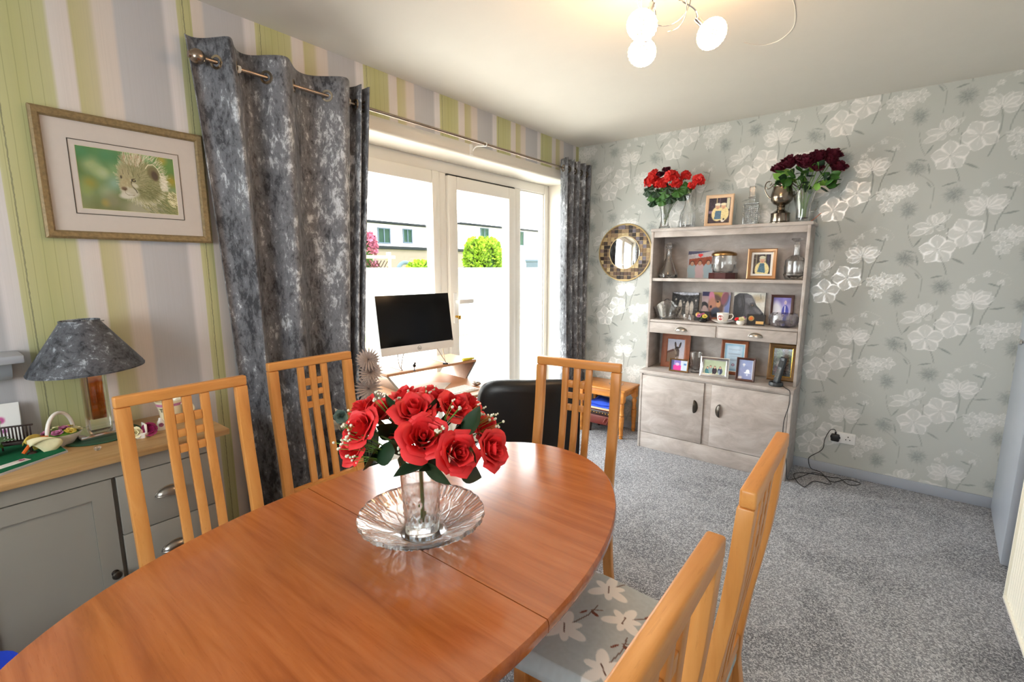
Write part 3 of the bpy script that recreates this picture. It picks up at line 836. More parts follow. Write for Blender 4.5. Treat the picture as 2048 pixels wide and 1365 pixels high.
# ------------------------------------------------------------------ curtains and rod
rod = thing('curtain_rod', 'long brushed metal curtain rod with ball ends above the window', 'curtain rod', (0, 0, 0))
MB().tube([(.09, -2.93, 2.16), (.09, -.12, 2.16)], .0085, 12).build('pole', 'rod_metal', rod)
MB().tube([(.09, -2.66, 2.16), (.09, -2.62, 2.16)], .0105, 12).build('pole_joint', 'rod_metal', rod)
for y in (-2.952, -.09):
    MB().lathe([(.012, -.03), (.014, -.022), (.010, -.016)], 12, M=T(.09, y, 2.16) @ RX(R(-90))).ball((.09, y, 2.16), .027, 20, 14).build('ball_finial', 'rod_metal', rod)
for y in (-2.84, -1.36, -.20):
    MB().rbox(.002, .008, y-.022, y+.010, 2.098, 2.165, .003).tube(spline([(.008, y+.004, 2.125), (.03, y+.01, 2.150), (.07, y+.03, 2.152), (.09, y+.032, 2.1495)], 5), .0045, 8).lathe([(.013, -.006), (.013, .006)], 14, M=T(.09, y+.032, 2.16) @ RX(R(90)), cap=False).build('bracket', 'gloss_white', rod)
def make_curtain(name, label, plan, zs, eyelets, side):
    """plan(s, z) -> (x, y) of the cloth at length s (0..1) and height z"""
    root = thing(name, label, 'curtain', (0, 0, 0)); mb = MB(); nu, nv = 150, 60
    def P(u, v):
        z = zs[0]+(zs[1]-zs[0])*v; x, y = plan(u, v); return (x, y, z+.0)
    mb.grid(P, nu, nv)
    cl = mb.build('cloth', 'curtain_velvet', root, smooth=180)
    so = cl.modifiers.new('thickness', 'SOLIDIFY'); so.thickness = .003; so.offset = 0
    for u in eyelets:
        v = (2.16-zs[0])/(zs[1]-zs[0]); x, y = plan(u, v); xa, ya = plan(u+.004, v); xb, yb = plan(u-.004, v)
        t_ = Vector((xa-xb, ya-yb, 0)).normalized(); nrm = Vector((t_.y, -t_.x, 0))
        M = aim((x, y, 2.16), nrm)
        MB().lathe([(.017, -.004), (.026, -.004), (.0275, 0), (.026, .004), (.017, .004), (.0155, 0)], 24, M=M, cap=False).lathe([(.017, .004), (.0155, 0), (.017, -.004)], 24, M=M, cap=False).build('eyelet', 'eyelet_metal', root)
    return root
KN = [(0, -2.965, -.34), (.13, -2.905, 0.), (.36, -2.714, 1.), (.62, -2.435, 2.), (.74, -2.305, 2.46), (1., -2.205, 4.7)]   # length, place, folds
def plan_left(u, v):
    lo = 1-v                                   # v=1 at the top
    for (u0, y0, p0), (u1, y1, p1) in zip(KN, KN[1:]):
        if u <= u1 or u1 == 1.:
            t_ = (u-u0)/(u1-u0); y = y0+(y1-y0)*t_; ph = 2*PI*(p0+(p1-p0)*t_); break
    k = (y+2.965)/.76
    y += .11*lo**.8*(1-k)-.13*min(1, lo*1.3)*k
    A = (.056 if u < .74 else .045)*(1-.15*math.sin(PI*lo))
    x = .09+A*math.sin(ph)+.010*math.sin(ph*2.1+3*lo)*lo+.008*math.sin(2.2*ph+9*lo)*lo
    y += .018*math.cos(ph)*(.6+.4*lo)+.012*math.sin(4*lo+u*9)*lo
    return max(x, .030), y
def find_eyelets(plan, n, crossing=.09):
    out = []; prev = None
    for i in range(1, 2000):
        u = i/2000; x = plan(u, .955)[0]-crossing
        if prev is not None and prev*x < 0: out.append(u)
        prev = x
    return out[:n]
make_curtain('velvet_curtain', 'wide crushed velvet curtain hanging beside the framed cub picture', plan_left, (.02, 2.245), [e for e in find_eyelets(plan_left, 9)], 1)
def plan_right(u, v):
    lo = 1-v; y0 = -.415+.05*lo; y1 = -.03
    ph = 2*PI*4.1*u+.4; return (.09+.048*math.sin(ph)*(1-.15*lo)+.006*math.sin(ph*2+4*lo), y0+(y1-y0)*u+.010*math.cos(ph))
make_curtain('velvet_curtain', 'narrow gathered velvet curtain in the corner beside the mosaic mirror', plan_right, (.02, 2.235), find_eyelets(plan_right, 9), 1)
def rebase(root, loc):
    root.location = loc
    for c in root.children: c.location = Vector(c.location)-Vector(loc)
rebase(sb, (.2, -3.6, 0)); rebase(cb, (1.29, -.18, 0)); rebase(rod, (.09, -1.5, 2.16)); rebase(w1, (FX, -1.3, 0)); rebase(d1, (FX, -.98, 0))
for o in [q for q in bpy.data.objects if q.name.startswith('velvet_curtain')]:
    rebase(o, (.105, -2.6 if 'wide' in o['label'] else -.22, 0))

# ------------------------------------------------------------------ framed prints and photographs
def framed(name, label, loc, w, h, bw, frame_mat, cv, rz=0, lean=8, prof=None, mat_w=0, mat_mat='paper_white', dpt=.014, stand=True, cat='picture frame', pm='print_gloss', extra=None, lift=0):
    root = thing(name, label, cat, loc, rz)
    M = RX(R(-lean)) if lean else Matrix.Identity(4)
    M = T(0, 0, lift) @ M
    prof = prof or [(0, 0), (0, dpt*.8), (bw*.25, dpt), (bw*.8, dpt*.75), (bw, dpt*.45), (bw, .001)]
    ring_frame(MB(), w, h, bw, prof, M).build('frame', frame_mat, root, smooth=30)
    MB().box(-w/2+.002, w/2-.002, -.0012, .002, .002, h-.002, M).build('backing', 'black_card', root, smooth=0)
    iw, ih = w-2*bw, h-2*bw
    if mat_w:
        ring_frame(MB(), iw+.002, ih+.002, mat_w, [(0, .0015), (0, .0035), (mat_w-.001, .0035), (mat_w, .002)], M @ T(0, 0, bw-.001)).build('mount', mat_mat, root, smooth=0)
    if extra: extra(root, M, iw, ih, bw)
    pw, ph_ = iw-2*mat_w+.003, ih-2*mat_w+.003
    cv.mesh('print', pw, ph_, root, pm, M, z0=bw+mat_w-.0015, y=-.0022)
    if stand:
        a = R(22); Ls = h*.80; zt = h*.62
        p0 = M @ Vector((0, .003, zt)); foot = Vector((0, p0.y+zt*.42, .002+lift))
        dv = foot-p0; mb = MB(); wv = min(.03, w*.2)
        mb.add([(-wv/2, p0.y, p0.z), (wv/2, p0.y, p0.z), (wv*.7, foot.y, foot.z), (-wv*.7, foot.y, foot.z), (-wv/2, p0.y+.003, p0.z), (wv/2, p0.y+.003, p0.z), (wv*.7, foot.y+.003, foot.z), (-wv*.7, foot.y+.003, foot.z)],
               [(0, 1, 2, 3), (7, 6, 5, 4), (0, 4, 5, 1), (1, 5, 6, 2), (2, 6, 7, 3), (3, 7, 4, 0)])
        mb.build('easel_strut', 'black_card', root, smooth=0)
    return root

# the cub picture over the sideboard
def cub():
    c = Cv(1.62, 170, '#6f8f55'); c.grad('#5c8a52', '#8f9468')
    c.noise(.22, 3, 1); c.noise(.10, 9, 2, sy=3)
    for x, y, r_, col in ((.20, .72, .13, '#aebb86'), (.33, .62, .10, '#a9b984'), (.40, .60, .08, '#b3c094'), (.16, .42, .10, '#98913f'), (.10, .30, .08, '#8e9c58'), (.42, .30, .10, '#9bab88'), (.38, .12, .06, '#b8a040'), (.62, .9, .12, '#47794b'), (.08, .93, .14, '#4f8a5e'), (.45, .9, .14, '#4a8458'), (.55, .45, .12, '#8fae9c'), (1.5, .85, .16, '#5c8a3c'), (1.4, .95, .08, '#b09b40'), (1.55, .6, .1, '#a8962f'), (.5, .15, .14, '#8d8a6c')):
        c.ell(x, y, r_, r_*.9, col, 0, 1.4, .8)
    r2 = np.random.RandomState(3)
    def fur(n, cx, cy, rx, ry, dirn, L, cols, w_=.0045, op=.6, lo=0.):
        for k in range(n):
            a = r2.uniform(0, 2*PI); q = math.sqrt(r2.uniform(lo, 1)); x = cx+rx*q*math.cos(a); y = cy+ry*q*math.sin(a)
            th = (dirn(x, y) if callable(dirn) else dirn)+r2.uniform(-.35, .35); l = L*r2.uniform(.6, 1.3)
            c.line([(x, y), (x+l*math.cos(th), y+l*math.sin(th))], w_, cols[r2.randint(len(cols))], op=op)
    out = lambda x, y: math.atan2(y-.50, x-.86)
    # shoulder and chest
    c.ell(1.30, .10, .42, .34, '#82875a', .1, .5); c.ell(1.02, .05, .34, .20, '#a09e84', 0, .7)
    fur(420, 1.28, .16, .34, .28, -.5, .07, ['#6e7444', '#a9a36e', '#5f6836', '#b9b285', '#8d9060'])
    fur(110, 1.52, .28, .09, .14, -.4, .08, ['#e4dca8', '#d7cf9a', '#6f6a3a', '#efe9c8'], .006, .7)
    # head: mane of pale hair first, then the skull
    fur(420, 1.04, .58, .40, .40, out, .10, ['#dcd5b8', '#c9c29c', '#a9a57c', '#e8e2ca'], .005, .55, .55)
    c.ell(1.06, .54, .31, .34, '#8d8d62', .1, .3); c.ell(.88, .62, .24, .26, '#98956e', .05, .35)
    fur(520, 1.02, .58, .31, .30, out, .055, ['#7f7f55', '#a5a177', '#6d7048', '#b5b08a', '#8f8c62'], .004, .6)
    fur(160, .90, .86, .20, .09, lambda x, y: 1.57+(x-.9)*-1.2, .09, ['#d3ccb0', '#b8b08c', '#8c8860', '#e4dcc4', '#a0785a'], .005, .65)
    # ear with pale rim
    c.ell(1.23, .70, .10, .12, '#746d4b', .3, .4); c.ell(1.25, .66, .055, .085, '#4f4030', .3, .6); c.line([(1.10, .77), (1.15, .835), (1.24, .85), (1.31, .79), (1.36, .68), (1.37, .60)], .007, '#e2dcbe')
    fur(120, 1.37, .56, .05, .16, -.2, .07, ['#e6e0c6', '#d3ccb0', '#f0ecdc'], .005, .7)
    # face
    c.ell(.74, .56, .105, .21, '#aea47f', .15, .6, .8); c.ell(.71, .43, .09, .10, '#b3a680', 0, .5); c.ell(.79, .335, .155, .085, '#c4bfa8', -.1, .4); c.ell(.73, .27, .12, .055, '#d3d0c0', .1, .6)
    fur(120, .76, .52, .10, .18, lambda x, y: 1.9, .035, ['#b9ae88', '#9c946c', '#c9c09c'], .003, .55)
    c.ell(.70, .385, .048, .032, '#7d6a52', 0, .5); c.poly([(.665, .392), (.745, .392), (.712, .345)], '#66543f')
    c.line([(.712, .345), (.712, .31), (.76, .280), (.86, .285)], .004, '#857a5e')
    for yy in (.315, .298, .333): c.line([(.77, yy), (.88, yy-.006)], .0025, '#a39a80', op=.7)
    c.ell(.868, .535, .052, .030, '#cfc8aa', -.1, .4); c.ell(.872, .535, .041, .024, '#3c3526', -.1, .3); c.ell(.876, .539, .018, .013, '#9a8c60', 0, .4); c.ell(.668, .575, .017, .027, '#4c4433', 0, .4)
    c.line([(.835, .52), (.826, .47), (.855, .42), (.895, .375), (.912, .335)], .008, '#423c2a', op=.85); c.ell(.885, .455, .055, .038, '#d6d0b8', -.4, .6, .8)
    c.line([(.835, .555), (.90, .57)], .006, '#4a4430', op=.8)
    for x, y, dx in ((.70, .70, .01), (.79, .70, .01), (.86, .68, .02), (.95, .66, .03)): c.line([(x, y), (x+dx, y-.07)], .006, '#5a553c', op=.55)
    fur(160, 1.10, .36, .20, .12, -.3, .06, ['#6f7048', '#8d8a5e', '#5c6038'], .004, .6)
    return c
def cub_mounts(root, M, iw, ih, bw):
    for k, (ins, wv, y, m) in enumerate(((.0585, .0025, .0046, 'pewter'), (.061, .013, .0030, 'wall_paint'), (.074, .004, .0026, 'petal_cream'))):
        ring_frame(MB(), iw-2*ins, ih-2*ins, wv, [(0, .0015), (0, y), (wv, y), (wv, .0015)], M @ T(0, 0, bw+ins)).build('mount_band', m, root, smooth=0)
framed('framed_picture', 'gilt framed print of a cheetah cub hanging on the striped wall', (.003, -3.181, 1.479), .488, .414, .026, 'gilt', cub(), rz=R(90), lean=0, mat_w=.0785, mat_mat='mount_board' if False else 'mount_paper', dpt=.022, stand=False, cat='picture', extra=cub_mounts) if plain('mount_paper', '#cdc5be', .8, var=.03, scale=60) else None

# ------------------------------------------------------------------ table lamp on the sideboard
ZS = .815
lp = thing('table_lamp', 'table lamp with a grey velvet cone shade and copper glass column', 'lamp', (.125, -3.378, ZS+.006), R(4))
MB().rbox(-.065, .065, -.065, .065, 0, .016, .002).build('base_plate', 'chrome', lp)
cl_ = MB().rbox(-.029, .029, -.029, .029, .016, .225, .003).build('glass_column', 'crystal', lp)
MB().rbox(-.018, .018, -.018, .018, .056, .224, .001).build('copper_core', 'copper', lp)
MB().rbox(-.020, .020, -.020, .020, .225, .232, .001).lathe([(.006, .232), (.006, .27), (.013, .27), (.013, .31), (0, .312)], 12).build('lamp_holder', 'chrome', lp)
sh = MB(); prof = [(.150, .228), (.1475, .238), (.052, .385), (.0505, .389)]
sh.lathe(prof, 48, M=RX(R(2)), cap=False); sh.lathe([(.0485, .388), (.050, .383), (.1455, .236), (.148, .229)], 48, M=RX(R(2)), cap=False)
so = sh.build('lamp_shade', 'shade_velvet', lp, smooth=180)
MB().lathe([(.151, .226), (.1515, .231), (.149, .232), (.1485, .227)], 48, M=RX(R(2)), cap=False).lathe([(.0525, .386), (.0525, .391), (.050, .391), (.050, .386)], 48, M=RX(R(2)), cap=False).build('shade_trim', 'shade_velvet', lp)
MB().tube([(-.05, -.0, .384), (.05, 0, .384)], .002, 6).tube([(0, -.05, .384), (0, .05, .384)], .002, 6).lathe([(.012, .375), (.012, .388)], 12, cap=False).build('shade_carrier', 'chrome', lp)
tag(MB().lathe([(0, 0), (.105, 0), (.108, .003), (.105, .006), (0, .006)], 40).build('lamp_mat', 'dark_green', None, loc=(.135, -3.378, ZS)), 'round dark green mat under the table lamp', 'mat')

# ------------------------------------------------------------------ small ornaments
def petals(mb, c, r, n=3, k=5, d=(0, 0, 1), M=None):
    """a little rosette"""
    A = aim(c, d)
    if M is not None: A = M @ A
    for j in range(n):
        rr = r*(1-.26*j); tilt = .35+.45*j
        for i in range(k):
            a = 2*PI*(i+.5*j)/k
            def f(u, v, a=a, rr=rr, tilt=tilt):
                w_ = rr*.75*math.sin(PI*min(1, .15+.75*v))*(u-.5)*2*.8
                l_ = rr*v; x = l_*math.cos(tilt*v*1.1); z = l_*math.sin(tilt)*.9-.15*rr*(u-.5)**2*4*0+.25*rr*j*.2
                return (x*math.cos(a)-w_*math.sin(a), x*math.sin(a)+w_*math.cos(a), z-.25*w_*w_/max(rr, 1e-4))
            mb.grid(f, 3, 4, A)
    return mb
bk = thing('flower_basket', 'white porcelain basket of small pink and yellow flowers beside the lamp', 'ornament', (.150, -3.478, ZS))
MB().lathe([(.024, 0), (.026, .002), (.040, .022), (.052, .040), (.054, .043), (.050, .042), (.038, .024), (.022, .006), (0, .005)], 32).build('bowl', 'porcelain', bk)
hp = [(0, -.046*math.cos(PI*k/16), .040+.068*math.sin(PI*k/16)) for k in range(17)]
MB().tube([(x*1, y*.85, z) for x, y, z in hp], .0055, 10, M=RZ(R(30))).build('handle', 'porcelain', bk)
for i, (x, y, z, m) in enumerate(((.030, -.012, .048, 'petal_pink'), (-.005, -.034, .046, 'petal_pink'), (.034, .018, .048, 'petal_yellow'), (.006, .008, .054, 'petal_pink'), (-.03, -.006, .048, 'petal_cream'), (-.018, .026, .048, 'petal_yellow'), (.012, .036, .046, 'petal_cream'))):
    petals(MB(), (x, y, z), .017, 3, 5, (x*6, y*6, .6)).build('flower', m, bk, smooth=180)
MB().ball((0, 0, .038), .044, 16, 8, (1, 1, .35)).build('foliage', 'leaf_light', bk)
cn = thing('carnation_ornament', 'small white ceramic ornament with a crimson and a yellow flower', 'ornament', (.262, -3.295, ZS))
MB().lathe([(.022, 0), (.026, .012), (.028, .016), (.024, .018), (0, .018)], 6).rbox(-.020, .022, .004, .010, .016, .046, .002).build('base', 'porcelain', cn)
cr = MB()
for j in range(4): petals(cr, (.008, .016, .022+.004*j), .026-.004*j, 2, 8, (.9, .1, .35))
cr.build('flower', 'petal_magenta', cn, smooth=180)
petals(MB(), (.008, -.022, .022), .022, 3, 6, (.9, -.2, .3)).build('flower', 'petal_cream', cn, smooth=180)
mg = thing('painted_mug', 'large cream mug with painted letters seen through the front chair back', 'mug', (.150, -3.178, ZS))
MB().lathe([(.034, 0), (.036, .004), (.033, .010), (.036, .045), (.046, .082), (.047, .085), (.044, .084), (.033, .045), (.030, .012), (0, .010)], 32).build('cup', 'mug_glaze', mg) if plain('mug_glaze', '#ece3c4', .2) else None
MB().tube(spline([(.030, .022, .068), (.05, .045, .070), (.058, .055, .045), (.035, .028, .020)], 6), .005, 8).build('handle', 'mug_glaze', mg)
# band and lettering wrapped round the mug
mb_ = MB(); mb_.lathe([(.0421, .066), (.0447, .076)], 32, cap=False); mb_.build('painted_band', 'petal_pink', mg)
def text_mesh(body, size, extrude=.0004):
    cu = bpy.data.curves.new('txt', 'FONT'); cu.body = body; cu.size = size; cu.extrude = extrude; cu.align_x = 'CENTER'
    o = bpy.data.objects.new('txt', cu); COL.objects.link(o); dg = bpy.context.evaluated_depsgraph_get()
    me = bpy.data.meshes.new_from_object(o.evaluated_get(dg)); vs = [v.co.copy() for v in me.vertices]; fs = [tuple(p.vertices) for p in me.polygons]
    bpy.data.objects.remove(o); bpy.data.meshes.remove(me); return vs, fs
vs_, fs_ = text_mesh('THE', .021)
a0 = R(-38)                        # towards the room
mt = MB(); mt.add([((.0368+.00035*0+(.0022 if z > 0 else .0015)+(.050+y-.045)*.27)*math.cos(a0+x/.040), (.0368+(.0022 if z > 0 else .0015)+(.050+y-.045)*.27)*math.sin(a0+x/.040), .046+y) for x, y, z in vs_], fs_)
mt.build('lettering', 'leaf_dark', mg, smooth=0)
petals(MB(), (.037*math.cos(a0), .037*math.sin(a0), .028), .010, 2, 5, (math.cos(a0), math.sin(a0), 0)).build('painted_flower', 'petal_yellow', mg, smooth=180)
bl = thing('bell_ornament', 'tiny white bell-shaped ornament standing just in front of the mug', 'ornament', (.225, -3.232, ZS))
MB().lathe([(.016, 0), (.017, .004), (.012, .016), (.010, .030), (.006, .036), (.005, .042), (0, .044)], 20).build('bell', 'porcelain', bl)
petals(MB(), (.012, -.002, .020), .008, 2, 5, (1, -.2, 0)).build('painted_flower', 'petal_pink', bl, smooth=180)
# green felt board with its things
fm = thing('felt_board', 'green felt covered display board lying on the sideboard corner', 'board', (.19, -3.66, ZS))
MB().prism([(-.16, -.20), (.20, -.17), (.135, .035), (.055, .180), (-.06, .17), (-.16, .10)], 0, .006).build('board', 'wall_paint', fm, smooth=0)
MB().prism([(-.158, -.198), (.196, -.168), (.131, .034), (.053, .176), (-.059, .168), (-.158, .10)], .006, .008).build('felt', 'green_felt', fm, smooth=0)
ZB = ZS+.008
bf = thing('butterfly_ornament', 'folded porcelain butterfly with cream and yellow wings on the felt board', 'ornament', (.197, -3.553, ZB), R(20))
def wing(sg, m1):
    mb = MB()
    def f(u, v):
        a = -.6+u*2.2; r_ = (.055+.02*math.sin(2.2*a+.6))*v
        return (sg*(.004+r_*.55*math.cos(a*.6)), r_*math.cos(a)*.95-.01, .032+r_*math.sin(a)*.55-.030*v*v+.012*math.sin(3*u))
    mb.grid(f, 10, 6); o_ = mb.build('wing', m1, bf, smooth=180); s_ = o_.modifiers.new('t', 'SOLIDIFY'); s_.thickness = .0015; return o_
wing(1, 'petal_cream'); wing(-1, 'petal_yellow')
MB().tube([(0, -.02, .006), (0, .0, .030), (0, .03, .040), (0, .042, .036)], .005, 8).build('body', 'orange_tag', bf)
MB().lathe([(.012, 0), (.010, .004), (.003, .008), (.003, .03)], 12).build('foot', 'brown_leather', bf)
bn = thing('miniature_bench', 'tiny dark slatted garden bench on the green felt board', 'ornament', (.125, -3.575, ZB), R(68))
for k in range(9): MB().rbox(-.036+.008*k, -.032+.008*k, .010, .013, .026, .072, .001).build('slat', 'brown_leather', bn)
MB().rbox(-.040, .038, .009, .014, .070, .075, .001).rbox(-.040, .038, .009, .014, .024, .028, .001).build('back_rail', 'brown_leather', bn)
MB().rbox(-.040, .038, -.025, .010, .022, .026, .001).build('seat', 'brown_leather', bn)
for sx_ in (-.036, .034):
    for sy_ in (-.022, .008): MB().rbox(sx_-.002, sx_+.002, sy_-.002, sy_+.002, 0, .023, .0008).build('leg', 'brown_leather', bn)
gc = Cv(.7, 40, '#f2f1ef')
for x, y, r_, col in ((.35, .62, .08, '#c95a9c'), (.28, .45, .05, '#c98aa8'), (.22, .28, .07, '#7a55a8'), (.4, .35, .05, '#b05aa0')): gc.ell(x, y, r_, r_, col, 0, .5)
gc.line([(.35, .6), (.3, .4), (.3, .1)], .012, '#6a8a5a')
gk = thing('greeting_card', 'white greeting card with pink flowers propped on the sideboard', 'card', (.055, -3.60, ZB), R(80))
Mc = RX(R(-14)); MB().box(-.045, .045, .0, .0012, 0, .135, Mc).build('card', 'paper_white', gk, smooth=0); gc.mesh('print', .088, .131, gk, 'print', Mc, z0=.002, y=-.0006)
MB().box(-.045, .045, .0605, .0617, 0, .118, RX(R(12))).build('card_back', 'paper_white', gk, smooth=0)
vp = thing('violet_plant', 'small leafy pot plant with purple flowers at the left frame edge', 'plant', (.155, -3.640, ZB))
MB().lathe([(.018, 0), (.026, .034), (.027, .036), (.0, .034)], 16).build('pot', 'brown_leather', vp)
for k in range(16):
    a = k*2.4; L = .035+.012*(k % 3)
    def lf(u, v, a=a, L=L): 
        w_ = .016*math.sin(PI*min(1, v*.95+.03))*(2*u-1); r_ = .006+L*v; return (r_*math.cos(a)-w_*math.sin(a), r_*math.sin(a)+w_*math.cos(a), .034+.03*v-.035*v*v+.008*(k % 3)*v)
    MB().grid(lf, 4, 5).build('leaf', 'leaf_mid', vp, smooth=180)
plain('petal_violet', '#5a4a9c', .5, var=.2)
for x, y, z in ((.02, .012, .072), (-.005, .02, .082), (.01, -.014, .076)): petals(MB(), (x, y, z), .014, 2, 5, (x*10+.4, y*10, .8)).build('flower', 'petal_violet', vp, smooth=180)
ps = thing('label_strip', 'slim white printed strip with a pink flower lying on the felt', 'label', (.268, -3.612, ZB), R(24))
MB().rbox(-.014, .014, -.055, .048, 0, .0012, .0004).build('strip', 'paper_white', ps); petals(MB(), (0, .034, .0014), .008, 1, 5).build('printed_flower', 'tag_pink', ps, smooth=180)
tag(MB().ball((0, 0, .009), .009, 16, 12).build('glass_bead', 'crystal', None, loc=(.300, -3.420, ZS)), 'small clear glass bead lying on the oak worktop', 'bead')
# corbel shelf at the left edge of the picture
cs = thing('corbel_shelf', 'small grey painted corbel shelf on the striped wall, left edge', 'shelf', (0, -3.575, 1.03))
MB().rbox(.002, .14, -.085, .045, .062, .088, .006).build('ledge', 'grey_gloss', cs)
cor = MB(); pr_ = [(.002, 0), (.030, .0), (.055, .012), (.075, .035), (.085, .0615), (.002, .0615)]
n_ = len(pr_); cor.add([(x, yy, z) for yy in (-.06, .020) for x, z in pr_], [tuple(range(n_)), tuple(reversed(range(n_, 2*n_)))]+[(i, n_+i, n_+(i+1) % n_, (i+1) % n_) for i in range(n_)])
cor.build('corbel', 'grey_gloss', cs, smooth=30)
# blue shopping bag between sideboard and table
bg_ = thing('carrier_bag', 'blue carrier bag on the floor at the lower left corner', 'bag', (.665, -3.825, 0))
def bag(u, v):
    a = 2*PI*u; r_ = 1-.10*v+.03*math.sin(5*a+6*v); c_, s_ = math.cos(a), math.sin(a)
    return (.13*r_*math.copysign(abs(c_)**.6, c_), .17*r_*math.copysign(abs(s_)**.6, s_), .46*v)
o_ = MB().grid(bag, 40, 12).build('bag_body', 'bag_blue', bg_, smooth=180)
MB().box(-.115, .115, -.15, .15, .001, .01).build('bag_base', 'bag_blue', bg_, smooth=0)
for s in (-1, 1): MB().tube(spline([(s*.10, -.06, .45), (s*.09, -.04, .50), (s*.09, .04, .50), (s*.10, .06, .45)], 6), .006, 8).build('handle', 'bag_blue', bg_)

# ------------------------------------------------------------------ mosaic mirror
mr = thing('mosaic_mirror', 'round mirror in a mosaic tile surround on the floral wall', 'mirror', (.463, 0, 1.500))
RO, RI = .226, .132
MW = RX(R(90))                                     # local z -> -y
MB().lathe([(RI-.01, .003), (RO+.010, .003), (RO+.011, .008), (RO+.010, .016), (RO, .018), (RO, .010), (RI-.01, .010)], 72, M=MW, cap=False).build('surround', 'mirror_gold', mr)
MB().lathe([(0, .003), (RI, .003), (RI, .0155), (RI-.004, .0165), (0, .0165)], 72, M=MW).build('glass', 'mirror_glass', mr)
MB().lathe([(RI-.001, .012), (RI+.001, .018), (RI+.005, .018), (RI+.006, .012)], 72, M=MW, cap=False).build('inner_ring', 'mirror_gold', mr)
tcols = ['#33241d', '#5b4436', '#84694b', '#b39b70', '#6f6872', '#493a31', '#9a8060', '#665546', '#271d19', '#86726a', '#c2ae82', '#6f5a3e']
for i, c_ in enumerate(tcols): plain('mosaic_%d' % i, c_, .4, var=.5, scale=90, spec=.25)
def clip(poly, cx, cz, nx, nz):
    out = []; n = len(poly)
    for i in range(n):
        a, b = poly[i], poly[(i+1) % n]
        da = (a[0]-cx)*nx+(a[1]-cz)*nz; db = (b[0]-cx)*nx+(b[1]-cz)*nz
        if da <= 0: out.append(a)
        if (da < 0) != (db < 0) and abs(da-db) > 1e-9:
            t_ = da/(da-db); out.append((a[0]+(b[0]-a[0])*t_, a[1]+(b[1]-a[1])*t_))
    return out
P_ = .0315
used = set()
for i in range(-8, 8):
    for j in range(-8, 8):
        if (i, j) in used: continue
        w_, h_ = 1, 1; q = rng.random()
        if q < .10 and (i+1, j) not in used: w_ = 2
        if q < .05: h_ = 2
        cells = [(i+a_, j+b_) for a_ in range(w_) for b_ in range(h_)]
        if any(c_ in used for c_ in cells): w_ = h_ = 1; cells = [(i, j)]
        used.update(cells)
        poly = [(i*P_+.001, j*P_+.001), ((i+w_)*P_-.001, j*P_+.001), ((i+w_)*P_-.001, (j+h_)*P_-.001), (i*P_+.001, (j+h_)*P_-.001)]
        mx_ = max(math.hypot(*p) for p in poly); mn_ = min(math.hypot(*p) for p in poly)
        if mx_ < RI or mn_ > RO: continue
        if mx_ > RO-.001:
            for k in range(48):
                a = 2*PI*k/48; poly = clip(poly, (RO-.002)*math.cos(a), (RO-.002)*math.sin(a), math.cos(a), math.sin(a))
                if len(poly) < 3: break
        if len(poly) < 3: continue
        ar = abs(sum(poly[k][0]*poly[(k+1) % len(poly)][1]-poly[(k+1) % len(poly)][0]*poly[k][1] for k in range(len(poly))))/2
        if ar < .00006: continue
        MB().prism(poly, .0095, .0135+rng.uniform(-.0006, .0006), MW).build('mosaic_tile', 'mosaic_%d' % rng.randrange(len(tcols)), mr, smooth=0)

# ------------------------------------------------------------------ ceiling light
cl = thing('ceiling_light', 'chrome ceiling light with curling arms and glowing beaded glass globes', 'ceiling light', (1.50, -2.06, H))
MB().lathe([(0, -.030), (.03, -.029), (.055, -.022), (.062, -.010), (.062, 0)], 32).build('ceiling_rose', 'chrome', cl)
globes = [((1.447, -2.055, 2.205), (-.3, -.2, -.75)), ((1.378, -1.890, 2.19), (-.5, .6, -.55)), ((1.622, -1.856, 2.2), (.55, .45, -.6)), ((1.66, -2.28, 2.2), (.6, -.6, -.5)), ((1.50, -2.40, 2.22), (-.1, -.7, -.5))]
C0 = Vector((1.50, -2.06, H))
for i, (g, dr) in enumerate(globes):
    g = Vector(g)-C0; dr = Vector(dr).normalized()
    soc = g-dr*.050
    mid = Vector((soc.x*.30, soc.y*.30, -.10)); mid2 = Vector((soc.x*.75+.03*dr.y, soc.y*.75-.03*dr.x, -.14))
    arm = MB().tube(spline([(soc.x*.10, soc.y*.10, -.022), mid, mid2, soc-dr*.02], 8), .0028, 8).build('arm', 'chrome', cl)
    MB().lathe([(.009, -.028), (.010, -.02), (.010, .0), (.012, .004)], 14, M=aim(soc, dr)).build('lamp_socket', 'chrome', arm)
    gb_ = MB(); Mg = aim(g, dr); NB = 170
    for k in range(NB):
        zz = 1-2*(k+.5)/NB; rr_ = math.sqrt(1-zz*zz); aa = k*2.39996
        gb_.ball((.047*rr_*math.cos(aa), .047*rr_*math.sin(aa), .041*zz), .0066, 7, 5, M=Mg)
    gl_ = gb_.build('beaded_globe', 'bulb_glow', cl, smooth=180)
    MB().ball((0, 0, 0), .0455, 20, 14, (1, 1, .88), M=Mg).build('globe_core', 'bulb_core', gl_, smooth=180)
for ph in (0, 2.1, 4.2):                            # loose decorative wires
    pts = [(.09*math.cos(ph+k*.55)*(1-.04*k)+.02, .09*math.sin(ph+k*.55), -.13-.035*math.sin(k*.6+ph)-.006*k) for k in range(8)]
    MB().tube(spline(pts, 5), .0016, 6).build('curled_wire', 'chrome', cl)

